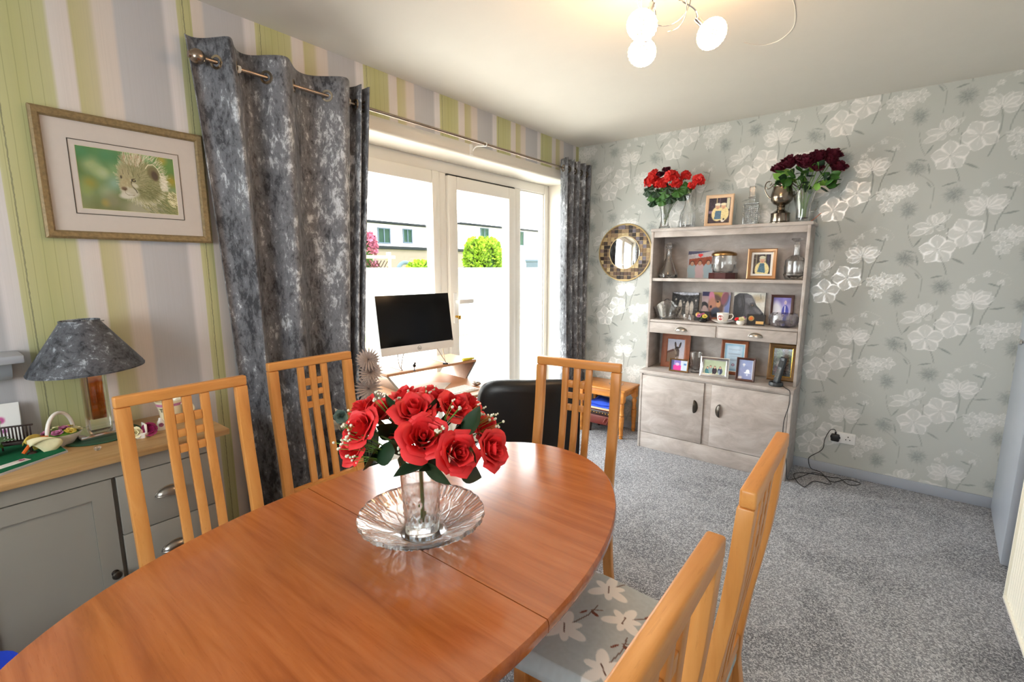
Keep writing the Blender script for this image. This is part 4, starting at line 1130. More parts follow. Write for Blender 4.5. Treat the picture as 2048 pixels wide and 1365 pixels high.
# ------------------------------------------------------------------ radiator, socket, phone lead
rd = thing('radiator', 'white ribbed panel radiator on the right hand wall', 'radiator', (2.716, -1.908, .15))
ra = MB(); ny_ = 44; y0, y1 = -.59, .59; vs_ = []; pr_ = []
for k in range(ny_*4+1):
    yy = y0+(y1-y0)*k/(ny_*4); pr_.append((-.052-(.005 if k % 4 in (1, 2) else 0), yy))
ra.add([(x, yy, z) for z in (.012, .588) for x, yy in pr_], [(i, i+1, len(pr_)+i+1, len(pr_)+i) for i in range(len(pr_)-1)])
ra.build('ribbed_panel', 'radiator_white', rd, smooth=0)
MB().box(-.051, -.030, y0, y1, .012, .588).build('water_panel', 'radiator_white', rd, smooth=0)
MB().rbox(-.062, .04, y0-.008, y0, 0, .6, .003).rbox(-.062, .04, y1, y1+.008, 0, .6, .003).rbox(-.064, -.048, y0, y1, 0, .014, .003).rbox(-.062, .04, y0, y1, .588, .6, .003).build('casing', 'radiator_white', rd)
for yy in (y0+.06, y1-.06): MB().tube([(0, yy, .03), (0, yy, -.15)], .0075, 10).build('pipe', 'chrome', rd)
for yy in (y0+.2, y1-.2): MB().rbox(-.03, .080, yy-.015, yy+.015, .1, .5, .003).build('wall_bracket', 'radiator_white', rd)
sk = thing('wall_socket', 'white double wall socket on the floral wall with one plug in', 'socket', (2.063, -.0015, .222))
MB().rbox(-.073, .073, -.010, 0, 0, .075, .004).build('face_plate', 'white_plastic', sk)
for x in (.022, .044, .033): MB().box(x-.003, x+.003, -.0108, -.0098, .026 if x != .033 else .045, .032 if x != .033 else .052).build('pin_hole', 'black_plastic', sk, smooth=0)
for x in (-.055, .058): MB().rbox(x-.005, x+.005, -.0125, -.0098, .052, .064, .001).build('rocker_switch', 'white_plastic', sk)
pg = thing('power_plug', 'black power plug pushed into the wall socket', 'plug', (2.027, -.012, .258))
MB().rbox(-.024, .024, -.026, 0, -.026, .024, .008, 3).rbox(-.028, .028, -.014, -.004, -.008, .010, .004).tube([(0, -.012, .022), (0, -.013, .040)], .0055, 8).build('plug_body', 'black_plastic', pg)

# ------------------------------------------------------------------ side table by the dresser with things under it
st = thing('side_table', 'small orange pine side table with turned legs left of the dresser', 'side table', (.44, -.17, 0))
MB().rbox(-.235, .212, -.158, .150, .392, .410, .006).build('top', 'pine', st)
MB().rbox(-.200, .176, -.128, -.112, .335, .392, .002).rbox(-.200, .176, .104, .120, .335, .392, .002).rbox(-.204, -.188, -.112, .104, .335, .392, .002).rbox(.164, .180, -.112, .104, .335, .392, .002).build('apron', 'pine', st)
tp = [(.014, 0), (.016, .006), (.0135, .02), (.019, .03), (.0155, .04), (.017, .08), (.021, .14), (.0225, .18), (.017, .19), (.022, .20), (.017, .21), (.016, .24), (.022, .275), (.014, .29), (.023, .302), (.023, .31)]
for sx_ in (-.190, .180):
    for sy_ in (-.125, .118):
        MB().lathe(tp, 20, M=T(sx_, sy_, 0)).rbox(sx_-.022, sx_+.022, sy_-.022, sy_+.022, .305, .392, .002).build('turned_leg', 'pine', st)
dh_ = thing('glass_dish', 'shallow clear glass dish on the pine side table', 'dish', (.515, -.19, .410))
MB().lathe([(.030, 0), (.045, .003), (.060, .014), (.061, .016), (.056, .013), (.042, .006), (0, .005)], 28).build('dish', 'crystal', dh_)
fs2 = thing('studded_footstool', 'low studded leather footstool under the pine side table', 'footstool', (.42, -.18, 0), R(0))
MB().rbox(-.120, .120, -.10, .10, .075, .155, .01).build('padded_side', 'red_leather', fs2)
MB().rbox(-.125, .125, -.105, .105, .155, .20, .012).build('studded_band', 'brown_leather', fs2)
for k in range(9):
    MB().ball((-.108+.027*k, -.106, .178), .005, 8, 6, (1, .6, 1)).build('stud', 'brass', fs2)
for sx_ in (-.10, .10):
    for sy_ in (-.08, .08): MB().lathe([(.010, 0), (.016, .05), (.018, .078)], 12, M=T(sx_, sy_, 0)).build('leg', 'brown_leather', fs2)
MB().tube(spline([(.06, -.108, .14), (.045, -.12, .105), (.065, -.118, .095), (.085, -.108, .14)], 5), .006, 8).build('strap', 'red_leather', fs2)
bx_ = thing('closed_book', 'thin red book lying on the footstool under the blue cloths', 'book', (.42, -.19, .20)); MB().rbox(-.12, .12, -.08, .085, .0, .003, .001).rbox(-.12, .12, -.08, .085, .019, .022, .001).build('cover', 'tag_red', bx_) if plain('tag_red', '#b5382a', .5) else None
MB().box(-.118, .118, -.077, .083, .003, .019).build('pages', 'petal_cream', bx_, smooth=0)
for i, z in enumerate((.222, .246)):
    def cloth(u, v, z=z, i=i):
        x = -.12+.24*u; yy = -.10+.19*v; return (x+.42, yy-.18, z+.023*(1 if 0 < u < 1 and 0 < v < 1 else .35)+.004*math.sin(9*u+5*v+i*2))
    bl_ = thing('folded_cloth', ('lower' if i == 0 else 'upper')+' of the two blue cloths folded under the pine side table', 'cloth', (0, 0, 0), group='blue cloths under the side table')
    mb_ = MB(); n0 = 12; mb_.grid(cloth, n0, n0); base = len(mb_.v); mb_.grid(lambda u, v, z=z, i=i: (-.12+.24*u+.42, -.10+.19*v-.18, z+.001+(.004*math.sin(9*u+5*v) if i else 0)), n0, n0)
    mb_.f[n0*n0:] = [f[::-1] for f in mb_.f[n0*n0:]]
    rim = [i_ for i_ in range(n0+1)]+[j*(n0+1)+n0 for j in range(1, n0+1)]+[n0*(n0+1)+i_ for i_ in range(n0-1, -1, -1)]+[j*(n0+1) for j in range(n0-1, 0, -1)]
    mb_.f += [(rim[(k+1) % len(rim)], rim[k], base+rim[k], base+rim[(k+1) % len(rim)])[::-1] for k in range(len(rim))]
    mb_.build('cloth', 'blue_cloth', bl_, smooth=60); rebase(bl_, (.42, -.18, z))
# ------------------------------------------------------------------ desk by the window
DA = R(82)
dk = thing('computer_desk', 'two-tier computer desk of pale wood standing in the window', 'desk', (.10, -1.92, 0), DA)
MB().rbox(-.265, .358, -.069, .20, .795, .810, .002).build('upper_shelf', 'desk_wood', dk)
MB().rbox(-.265, .300, -.405, .20, .683, .700, .002).build('lower_top', 'desk_wood', dk)
for s, xt, xb in ((1, .350, .275), (-1, -.258, -.190)):
    mb = MB(); mb.add([(xt-.009, -.069, .795), (xt+.006, -.069, .795), (xb+.008, -.069, .700), (xb-.007, -.069, .700), (xt-.009, .195, .795), (xt+.006, .195, .795), (xb+.008, .195, .700), (xb-.007, .195, .700)],
        [(3, 2, 1, 0), (4, 5, 6, 7), (0, 1, 5, 4), (1, 2, 6, 5), (2, 3, 7, 6), (3, 0, 4, 7)]); mb.build('slanted_support', 'steel', dk, smooth=0)
for sx_ in (-.24, .275):
    lg = MB().rbox(sx_-.012, sx_+.012, -.36, -.336, .02, .683, .003).rbox(sx_-.012, sx_+.012, .15, .174, .02, .683, .003).rbox(sx_-.012, sx_+.012, -.38, .19, 0, .02, .003)
    lg.build('leg_frame', 'steel', dk)
mo = thing('computer_monitor', 'slim black screened all-in-one computer with a white chin on wire legs', 'monitor', (.088, -1.922, .810), DA)
Mt = T(0, 0, .083) @ RX(R(-8.5))
MB().rbox(-.246, .246, -.001, .030, 0, .335, .006).build('back_shell', 'white_plastic', mo) if False else None
MB().rbox(-.246, .246, .0, .028, 0, .336, .006, M=Mt).build('casing', 'white_plastic', mo)
MB().rbox(-.2455, .2455, -.003, .0, .046, .3355, .001, M=Mt).build('screen', 'screen_black', mo)
ch_ = MB().rbox(-.246, .246, -.003, .0, .0, .0455, .001, M=Mt).build('chin', 'white_plastic', mo)
vs_, fs_ = text_mesh('hp', .016, .0003)
ml = MB().add([Mt @ Vector((x, -.0036-z, .017+y)) for x, y, z in vs_], fs_); ml.tube([(.012*math.cos(2*PI*k/20), -.0036, .0225+.012*math.sin(2*PI*k/20)) for k in range(20)], .0008, 6, closed=True, M=Mt); ml.build('logo', 'pewter', ch_, smooth=0)
MB().box(.233, .246, -.0036, -.003, .042, .056, Mt).build('sticker', 'pewter', mo, smooth=0)
for s, sp in ((-1, .10), (1, .13)):
    MB().tube(spline([(s*.135-.012, -.001, .086), (s*.150-.006, -.030, .03), (s*.150, -.052, .003), (s*.150+.006, -.030, .02), (s*.135+.03, .004, .086)], 6), .0028, 8).tube([(s*.15, -.052, .003), (s*.15, .10, .003)], .0025, 8).build('wire_leg', 'steel', mo)
kb = thing('keyboard', 'white computer keyboard on the lower tier of the desk', 'keyboard', (.385, -1.96, .700), DA+R(4))
MB().rbox(-.15, .15, -.06, .06, 0, .010, .003).build('keyboard_base', 'white_plastic', kb)
for j in range(5):
    for i in range(14):
        MB().rbox(-.143+.0205*i, -.125+.0205*i, -.053+.0215*j, -.035+.0215*j, .010, .014, .001, 1).build('key', 'paper_white', kb) if (i, j) == (0, 0) else None
k0 = [c for c in kb.children if c.name.startswith('key') and 'base' not in c.name][0]
for j in range(5):
    for i in range(14):
        if i or j:
            q = k0.copy(); COL.objects.link(q); q.location = (.0205*i, .0215*j, 0)
tag(MB().ball((0, 0, .012), .03, 16, 10, (1, .62, .45)).build('computer_mouse', 'steel', None, loc=(.372, -1.745, .7015)), 'grey computer mouse at the right of the keyboard', 'mouse')
pp = tag(MB().rbox(-.105, .105, -.148, .148, 0, .003, .001).build('paper_pad', 'paper_white', None, loc=(.20, -1.98, .700), rot=(0, 0, R(30))), 'white paper pad on the desk behind the keyboard', 'paper')
hl = thing('highlighter_pen', 'yellow highlighter lying on the upper desk shelf', 'pen', (.20, -1.64, .8185), DA)
MB().lathe([(.007, -.035), (.0085, -.033), (.0085, .035), (.006, .04), (.006, .052), (.003, .056)], 12, M=RY(R(90))).build('barrel', 'yellow_plastic', hl); MB().rbox(-.034, -.004, -.0105, -.008, -.002, .002, .0005).build('clip', 'yellow_plastic', hl)
us = thing('memory_stick', 'black memory stick on the upper desk shelf below the monitor', 'usb stick', (.18, -1.80, .810), R(40)); MB().rbox(-.02, .012, -.007, .007, 0, .008, .002).build('case', 'black_plastic', us); MB().rbox(.012, .024, -.005, .005, .002, .006, .0005).build('connector', 'chrome', us)
fig = thing('dark_figurine', 'little dark bird-like figurine standing under the monitor', 'ornament', (.165, -2.03, .810)); MB().lathe([(.008, 0), (.008, .002), (.002, .004), (.002, .02)], 10).ball((0, 0, .028), .011, 12, 8, (1, .7, .9)).build('body', 'black_plastic', fig); MB().ball((.006, 0, .042), .006, 10, 8).build('head', 'black_plastic', fig)

# ------------------------------------------------------------------ black leather chair at the desk
bc = thing('leather_chair', 'black leather upholstered chair with a rounded back behind the dining table', 'chair', (.868, -1.905, 0), R(39.7))
def cushion(w_, h_, t_, n=4.5, bow=.0):
    mb = MB(); N = 64; rings = []
    prof = [(.0, -1), (.80, -.98), (.93, -.80), (.985, -.4), (1, 0), (.985, .4), (.93, .80), (.80, .98), (0, 1)]
    vs = []; fs = []
    for k, y in prof:
        for i in range(N):
            a = 2*PI*i/N; c, s = math.cos(a), math.sin(a)
            x = w_/2*k*math.copysign(abs(c)**(2/n), c); z = h_/2*k*math.copysign(abs(s)**(2/n), s)
            vs.append((x, y*t_/2+bow*(x/(w_/2))**2, z))
    for j in range(len(prof)-1):
        for i in range(N): fs.append((j*N+i, j*N+(i+1) % N, (j+1)*N+(i+1) % N, (j+1)*N+i))
    return mb.add(vs, fs)
def put(mb, M): mb.v = [tuple(M @ Vector(p)) for p in mb.v]; return mb
put(cushion(.52, .52, .085, 5, .035), T(0, 0, .585) @ RX(R(6))).build('backrest', 'black_leather', bc, smooth=180)
put(cushion(.50, .34, .10, 6), T(0, .20, .40) @ RX(R(90))).build('seat', 'black_leather', bc, smooth=180)
MB().tube([(.25*math.copysign(abs(math.cos(2*PI*i/48))**.4, math.cos(2*PI*i/48)), -.030+.03*abs(math.cos(2*PI*i/48)), .585+.25*math.copysign(abs(math.sin(2*PI*i/48))**.4, math.sin(2*PI*i/48))) for i in range(48)], .005, 6, closed=True).build('piping', 'black_leather', bc)
for sx_ in (-.2, .2):
    for sy_ in (.06, .33): MB().lathe([(.013, 0), (.020, .36)], 12, M=T(sx_, sy_, 0)).build('leg', 'black_plastic', bc)

# ------------------------------------------------------------------ flowers
def leafpatch(mb, p, d, L, W, droop=.4, M=None, roll=0, nu=4, nv=7):
    A = aim(p, d, roll)
    if M is not None: A = M @ A
    def f(u, v):
        w_ = W*math.sin(PI*min(1, v**.8*.97+.02))*(2*u-1)
        return (w_, droop*L*v*v*.6+abs(2*u-1)*W*.25*math.sin(PI*v), L*v-droop*L*v*v*.15)
    return mb.grid(f, nu, nv, A)
def rose(mb, p, d, r, layers=4, seed=0, ruffle=.06, op=1.):
    """cupped petals in rings round a tight bud; outer rings open and turn their pointed tips out"""
    A = aim(p, d, seed); rr = random.Random(seed)
    for l in range(layers):
        q = l/(layers-1); npt = (2, 3, 4, 5, 5, 6)[l]; rad = r*(.15+.67*q); hh = r*(1.30-.30*q); z0 = -.45*r
        for i in range(npt):
            a = 2*PI*(i+rr.uniform(-.14, .14))/npt+l*1.3; span = PI/npt*(1.55-.25*q); curl = (.10+.50*q*q)*op*rr.uniform(.7, 1.25); ph = rr.uniform(0, 6); tall = rr.uniform(.9, 1.12)
            def f(u, v, a=a, span=span, rad=rad, hh=hh, curl=curl, q=q, ph=ph, tall=tall):
                s = 2*u-1
                edge = 1-.30*abs(s)**1.6*v+.06*(1-abs(s))*v*q
                k = max(0, v-.55)/.45
                R_ = rad*(.25+.75*math.sin(PI/2*min(1, v*1.25)))+r*curl*k**1.6*.75*(1-.35*abs(s))+ruffle*r*math.sin(6*s+ph)*v*v*.4
                z = z0+hh*tall*(v*edge)-r*curl*k*k*.55*(1-.4*s*s)
                w_ = span*(.40+.60*min(1, v*1.3))*(1-.25*k*k*q)
                return (R_*math.cos(a+s*w_), R_*math.sin(a+s*w_), z)
            mb.grid(f, 6, 7, A)
    mb.ball((0, 0, r*.30), r*.11, 8, 6, (1, 1, 2.2), M=A)
    return mb
def twosided(o): return o
bw_ = thing('cut_glass_bowl', 'wide scalloped cut glass bowl on the dining table', 'bowl', (1.358, -3.020, TZ))
def bowl_relief(a, t_):
    """pressed pattern: fans of ribs under the rim, pointed panels with a hobnail ground between"""
    w_ = ((a/(2*PI)*12) % 1)-.5
    rib = .0017*math.cos(w_*PI*14)*max(0, min(1, (t_-.66)/.08)) if abs(w_) < .46 else 0
    dia = abs(abs(w_)*2-(.92-abs(t_-.45)*2.2)); groove = -.0022*max(0, 1-dia/.10) if .12 < t_ < .78 else 0
    hob = .0011*math.cos(a*72)*math.cos(t_*60) if t_ < .50 and abs(w_)*2 > .92-abs(t_-.45)*2.2 else 0
    star = .0016*max(0, 1-min(abs(w_*1.6-(t_-.5)), abs(w_*1.6+(t_-.5)))/.035) if abs(w_) < .16 and .36 < t_ < .64 else 0
    return rib+groove+hob+star
bp = MB(); NS, NR = 288, 26; vs_ = []; fs_ = []
for j in range(NR+1):
    t_ = j/NR; r0 = .050+.100*t_; z0 = .003+.052*(t_**1.35)
    for k in range(NS):
        a = 2*PI*k/NS; sc_ = 1+(.022*abs(math.sin(12*a)) if t_ > .8 else 0)*(t_-.8)/.2; h_ = bowl_relief(a, t_)
        vs_.append((r0*sc_*math.cos(a), r0*sc_*math.sin(a), z0-.0045-h_ if t_ > 0 else 0.0))
for j in range(NR+1):
    t_ = 1-j/NR; r0 = .050+.100*t_; z0 = .003+.052*(t_**1.35)
    for k in range(NS):
        a = 2*PI*k/NS; sc_ = 1+(.022*abs(math.sin(12*a)) if t_ > .8 else 0)*(t_-.8)/.2
        vs_.append((r0*.985*sc_*math.cos(a), r0*.985*sc_*math.sin(a), z0+.004))
for j in range(2*NR+1):
    for k in range(NS): k2 = (k+1) % NS; fs_.append((j*NS+k2, j*NS+k, (j+1)*NS+k, (j+1)*NS+k2)[::-1])
fs_.append(tuple(reversed(range(NS)))); fs_.append(tuple((2*NR+1)*NS+k for k in range(NS)))
bp.add([(x, y, max(z, 0)) for x, y, z in vs_], fs_).build('bowl', 'crystal', bw_, smooth=30)
vz = thing('glass_vase', 'straight cut glass vase standing in the scalloped bowl', 'vase', (1.358, -3.020, TZ+.012))
vb = MB(); NS = 64
def vase_r(j, k):
    z = .168*j/28; r0 = .041+.0085*(z/.168)
    if .008 < z < .085: r0 -= .0022*abs(math.sin(8*(2*PI*k/NS)+z*75))**.5*.9+.0022*abs(math.sin(8*(2*PI*k/NS)-z*75))**.5*.9-.0022
    return r0, z
vs_ = []; fs_ = []
for j in range(29):
    for k in range(NS):
        r0, z = vase_r(j, k); vs_.append((r0*math.cos(2*PI*k/NS), r0*math.sin(2*PI*k/NS), z))
for z, r0 in ((.1705, .0478), (.168, .0458), (.12, .0430), (.07, .0385), (.022, .0355), (.018, .030)):
    for k in range(NS): vs_.append((r0*math.cos(2*PI*k/NS), r0*math.sin(2*PI*k/NS), z))
for j in range(34):
    for k in range(NS): k2 = (k+1) % NS; fs_.append((j*NS+k, j*NS+k2, (j+1)*NS+k2, (j+1)*NS+k))
fs_.append(tuple(reversed(range(NS)))); fs_.append(tuple(34*NS+k for k in range(NS)))
vb.add(vs_, fs_).build('vase', 'crystal', vz, smooth=25)
bq = thing('rose_bouquet', 'bunch of red artificial roses with white sprigs in the glass vase', 'flowers', (1.358, -3.020, TZ+.032))
OFF = Vector((.004, 0, -.032))
ROSES = [(-.098,-.093,.273,.036),(-.167,-.041,.292,.030),(-.111,-.022,.293,.030),(-.118,.054,.314,.030),(-.012,-.005,.311,.037),(-.029,.073,.318,.035),(.033,.081,.306,.034),(.018,.144,.292,.030),(-.059,-.002,.253,.031),(.047,-.032,.265,.040),(.109,.01,.231,.037),(.089,.127,.253,.030),(.146,.089,.225,.033),(-.124,-.098,.22,.032)]
hub = Vector((.0, 0, .150)); tocam = Vector((.83, -.70, .45)).normalized()
for i, (x, y, z, r_) in enumerate(ROSES):
    p = Vector((x, y, z))+OFF; out = (p-hub).normalized(); d = (out*.8+tocam*.65).normalized()
    rs = rose(MB(), p-d*r_*.15, d, r_*1.28, 5, i*1.7, .10).build('rose', 'rose_red', bq, smooth=180)
    sp = MB()
    for k in range(5): leafpatch(sp, p-d*r_*.75, (d+.9*Vector((math.cos(k*1.26), math.sin(k*1.26), .1))).normalized(), r_*1.1, r_*.16, .2)
    sp.build('sepal', 'stem_green', rs, smooth=180)
    MB().tube(spline([hub, hub.lerp(p, .5)+Vector((0, 0, .012)), p-d*r_*.6], 5), .0022, 6).build('stem', 'stem_green', bq)
MB().tube([(.006, -.004, .002), (.004, 0, .06), (.0, 0, .15)], .0045, 8).build('main_stem', 'stem_green', bq)
LEAF = [(-.094,-.052,.269),(-.037,-.081,.223),(-.076,-.087,.215),(.044,-.061,.198),(.069,-.017,.19),(-.022,-.041,.234),(.104,.067,.279),(.12,.058,.235),(.118,.045,.178),(.008,.033,.292),(.062,.044,.266),(.052,.087,.259),(-.068,-.025,.302),(.054,-.011,.217),(-.07,-.035,.259),(.022,.065,.269),(.0,.0,.25),(-.05,.05,.25),(.08,.06,.22),(-.03,-.03,.20),(-.10,.0,.24)]
for i, l in enumerate(LEAF):
    p = Vector(l)+OFF; out = (p-hub); out.normalize(); side = out.cross(Vector((0, 0, 1))).normalized()*(.6 if i % 2 else -.6)
    d = (out*.55+side+Vector((0, 0, -.45 if l[2] < .24 else .25))).normalized()
    leafpatch(MB(), p-d*.035, d, .085, .027, .35, roll=i*2.1).build('leaf', 'leaf_dark', bq, smooth=180)
BR = [(-.114,-.13,.276),(-.112,-.137,.239),(-.098,-.131,.21),(-.142,-.085,.292),(-.095,-.04,.335),(-.081,-.006,.319),(-.055,.018,.336),(-.025,.057,.35),(.089,.039,.328),(.1,.108,.305),(.117,.118,.289),(.128,.123,.273),(.098,-.025,.294),(.042,-.058,.223),(.08,-.027,.226),(-.008,-.056,.232),(-.096,-.133,.258)]
for i, l in enumerate(BR):
    p = Vector(l)+OFF; b0 = hub.lerp(p, .45); rr = random.Random(i); sp = MB(); fl = MB()
    for k in range(5):
        e = p+Vector((rr.uniform(-.014, .014), rr.uniform(-.014, .014), rr.uniform(-.012, .014)))
        sp.tube([b0, b0.lerp(e, .6)+Vector((0, 0, .004)), e], .0007, 5); fl.ball(e, .0028+rr.uniform(0, .0012), 6, 5)
        if k % 2: fl.ball(e+Vector((.004, .002, .003)), .0024, 6, 5)
    so_ = sp.build('sprig', 'leaf_light', bq, smooth=180); fl.build('blossom', 'breath_white', so_, smooth=180)

# tall pale dahlias beside the curtain
dv = thing('dahlia_arrangement', 'tall arrangement of beige dahlias in a floor vase beside the curtain', 'flowers', (.245, -2.41, 0))
MB().lathe([(.045, 0), (.055, .01), (.06, .10), (.045, .26), (.035, .34), (.042, .38), (.038, .38), (.030, .34), (0, .33)], 28).build('floor_vase', 'brown_leather', dv)
def dahlia(mb, p, d, r, seed):
    A = aim(p, d, seed)
    for l in range(7):
        q = l/6; npt = 9+l*2; tilt = R(12+70*q)
        for i in range(npt):
            a = 2*PI*(i+.5*(l % 2))/npt
            L = r*(.45+.55*q)
            def f(u, v, a=a, L=L, tilt=tilt):
                w_ = L*.10*math.sin(PI*min(1, v*.9+.08))*(2*u-1); rr_ = L*v*math.sin(tilt); z = L*v*math.cos(tilt)+.25*L*v*v*math.sin(tilt)*.6+abs(2*u-1)*L*.04
                return (rr_*math.cos(a)-w_*math.sin(a), rr_*math.sin(a)+w_*math.cos(a), z)
            mb.grid(f, 2, 3, A)
    return mb
for i, (x, y, z, r_) in enumerate(((.0, .03, .945, .062), (.005, .035, .882, .064), (-.01, .030, .798, .070), (.035, .055, .735, .050))):
    dahlia(MB(), (x, y, z-.01), (.75, -.62, .35-.12*i*0), r_, i*.7).build('dahlia', 'dahlia_beige', dv, smooth=180)
MB().tube(spline([(0, 0, .33), (-.012, .01, .6), (-.015, .045, .95)], 6), .005, 8).tube(spline([(0, 0, .33), (.015, .02, .55), (.03, .06, .72)], 6), .004, 8).build('stem', 'black_plastic', dv)
for i, (x, y, z) in enumerate(((-.01, -.11, .70), (-.005, -.14, .66))):
    lb = MB()
    for k in range(6): leafpatch(lb, (x, y, z-.03), (math.cos(k*1.05)*.8+.3, math.sin(k*1.05)*.8-.2, .65), .075, .017, .25, roll=k)
    lb.build('lily', 'lily_cream', dv, smooth=180); MB().tube(spline([(0, 0, .33), (x*.5, y*.6, .5), (x, y, z-.03)], 5), .0035, 7).build('stem', 'stem_green', dv)
rose(MB(), (.02, -.150, .70), (.8, -.5, .3), .026, 4, 3).build('teal_rose', 'teal_petal', dv, smooth=180)
for k in range(9):
    a = k*2.1; leafpatch(MB(), (.02*math.cos(a), .02*math.sin(a)-.03, .40+.03*(k % 3)), (math.cos(a), math.sin(a), .8), .17, .035, .35, roll=k).build('leaf', 'leaf_dark', dv, smooth=180)
# ------------------------------------------------------------------ things on top of the dresser
ZT, Z1, Z2, Z3 = 1.662, 1.300, .988, .612
def facet(lo, hi, amt, grp=2): return lambda i, k, a: (1+amt*(1 if (k//grp+i) % 2 else -1)) if lo <= i <= hi else 1
def vessel(name, label, cat, loc, prof, seg=32, mod=None, part='body', smooth=22, rz=0):
    root = thing(name, label, cat, loc, rz)
    MB().lathe(prof, seg, mod=mod).build(part, 'crystal', root, smooth=smooth); return root
gv = vessel('flared_vase', 'slender flared cut glass vase holding the red geraniums', 'vase', (.845, -.155, ZT), [(.040, 0), (.042, .004), (.034, .03), (.027, .075), (.031, .12), (.045, .17), (.052, .19), (.049, .19), (.040, .16), (.027, .12), (.022, .08), (.024, .02), (0, .015)], 32, facet(2, 4, .04))
gf = thing('geranium_bunch', 'bunch of scarlet geraniums with two dark peonies in a glass vase', 'flowers', (.845, -.155, ZT+.016))
def geranium(c, r_, seed):
    mb = MB(); rr = random.Random(seed)
    for k in range(22):
        a = k*2.399; t_ = math.acos(1-1.5*(k+.5)/22); d = Vector((math.sin(t_)*math.cos(a), math.sin(t_)*math.sin(a), math.cos(t_)))
        d = (d+Vector((.2, -.45, 0))).normalized(); petals(mb, Vector(c)+d*r_*rr.uniform(.45, .95), r_*rr.uniform(.45, .68), 1, 5, (d+Vector((rr.uniform(-.4, .4), rr.uniform(-.4, .4), rr.uniform(-.4, .4)))).normalized())
    return mb
def rel(x, z, y=0): return (x-.845, y, z-ZT-.016)
for i, (x, z, r_, y) in enumerate(((.750, 2.062, .038, -.01), (.738, 2.010, .045, -.03), (.822, 1.982, .040, -.06), (.895, 2.022, .048, -.05), (.935, 1.975, .042, -.04), (.979, 2.030, .034, 0), (1.074, 1.985, .040, -.0), (1.035, 1.955, .028, -.01))):
    c_ = rel(x, z, y); geranium(c_, r_, i).build('geranium_head', 'geranium_red', gf, smooth=180)
    MB().tube(spline([(0, 0, .01), (c_[0]*.25, c_[1]*.3, .16), (c_[0]*.7, c_[1], c_[2]-.06), (c_[0], c_[1], c_[2]-.015)], 5), .0022, 6).build('stem', 'stem_green', gf)
for i, (x, z, r_) in enumerate(((.850, 2.080, .034), (.806, 2.055, .032))):
    c_ = rel(x, z, -.03); rose(MB(), c_, (.1, -.6, .8), r_, 5, i*2+1, .25, .5).build('peony', 'burgundy', gf, smooth=180)
    MB().tube(spline([(0, 0, .02), (c_[0]*.3, c_[1]*.4, .2), (c_[0], c_[1], c_[2]-.02)], 5), .0025, 6).build('stem', 'stem_green', gf)
for i, (x, z, y) in enumerate(((.72, 1.95, -.05), (.76, 1.91, -.06), (.80, 1.93, -.07), (.86, 1.92, -.08), (.90, 1.88, -.06), (.95, 1.92, -.05), (.98, 1.90, -.03), (.84, 1.87, -.06), (.76, 1.87, -.03), (1.0, 1.95, -.02), (.88, 1.95, -.07), (.82, 1.90, -.05))):
    c_ = Vector(rel(x, z, y)); mb = MB(); A = aim(c_, (c_.x*2, -.8, .25+.2*(i % 3)), i)
    mb.grid(lambda u, v: ((.010+.036*v)*(1+.10*math.cos(7*2*PI*u))*math.cos(2*PI*u)*v**.3, (.010+.036*v)*(1+.10*math.cos(7*2*PI*u))*math.sin(2*PI*u)*v**.3, -.014*v*v+.006*math.cos(7*2*PI*u)*v), 28, 3, A)
    mb.build('leaf', ('leaf_dark', 'leaf_mid')[i % 2], gf, smooth=180)
def decanter(name, label, loc, prof, seg, mod, stop, rz=0):
    root = vessel(name, label, 'decanter', loc, prof, seg, mod, 'bottle', 22, rz)
    if stop: MB().lathe(stop, 12).build('stopper', 'crystal', root, smooth=15)
    return root
decanter('onion_decanter', 'onion-shaped glass decanter with a pointed stopper on the dresser top', (1.013, -.160, ZT), [(.040, 0), (.050, .008), (.0535, .06), (.050, .10), (.035, .135), (.024, .16), (.020, .20), (.026, .232), (.024, .232), (.016, .20), (.019, .16), (.030, .13), (.045, .09), (.046, .02), (0, .014)], 36, lambda i, k, a: 1+(.04*math.sin(18*a+i*.9) if 1 <= i <= 4 else 0), [(.012, .205), (.013, .232), (.021, .245), (.019, .275), (.009, .305), (0, .318)])
dq = thing('square_decanter', 'square cut glass decanter on the dresser top', 'decanter', (1.428, -.125, ZT), R(8))
mb = MB(); 
for z0, z1, hw in ((0, .145, .047),): mb.rbox(-hw, hw, -hw, hw, z0, z1, .006, 2)
n_ = 7
for f_ in range(4):
    Mf = RZ(f_*PI/2)
    for i in range(n_):
        for j in range(9):
            x = -.039+.0112*i+.0056; z = .012+.0135*j+.0056
            mb.add([(x-.0054, -.0468, z), (x, -.0468, z-.0062), (x+.0054, -.0468, z), (x, -.0468, z+.0062), (x, -.0505, z)], [(0, 1, 4), (1, 2, 4), (2, 3, 4), (3, 0, 4)], Mf)
mb.build('bottle', 'crystal', dq, smooth=0)
MB().lathe([(.020, .146), (.017, .155), (.017, .178), (.024, .184), (.024, .188), (0, .188)], 16).build('neck', 'crystal', dq, smooth=22)
MB().rbox(-.020, .020, -.020, .020, .190, .258, .006, 1).build('stopper', 'crystal', dq, smooth=0)
tc_ = thing('trophy_cup', 'tarnished silver two-handled trophy cup on a stepped base', 'trophy', (1.612, -.165, ZT))
MB().lathe([(0, 0), (.062, 0), (.062, .006), (.055, .012), (.055, .06), (.058, .064), (.040, .074), (.024, .086), (.022, .10), (.026, .104), (.022, .108), (.026, .114)], 40).build('plinth', 'tarnish_silver', tc_)
MB().lathe([(.022, .112), (.045, .124), (.061, .145), (.065, .17), (.060, .20), (.054, .225), (.056, .246), (.058, .250), (.055, .249), (.051, .225), (.057, .195), (.061, .17), (.055, .145), (.03, .125), (0, .122)], 48).build('bowl', 'tarnish_silver', tc_)
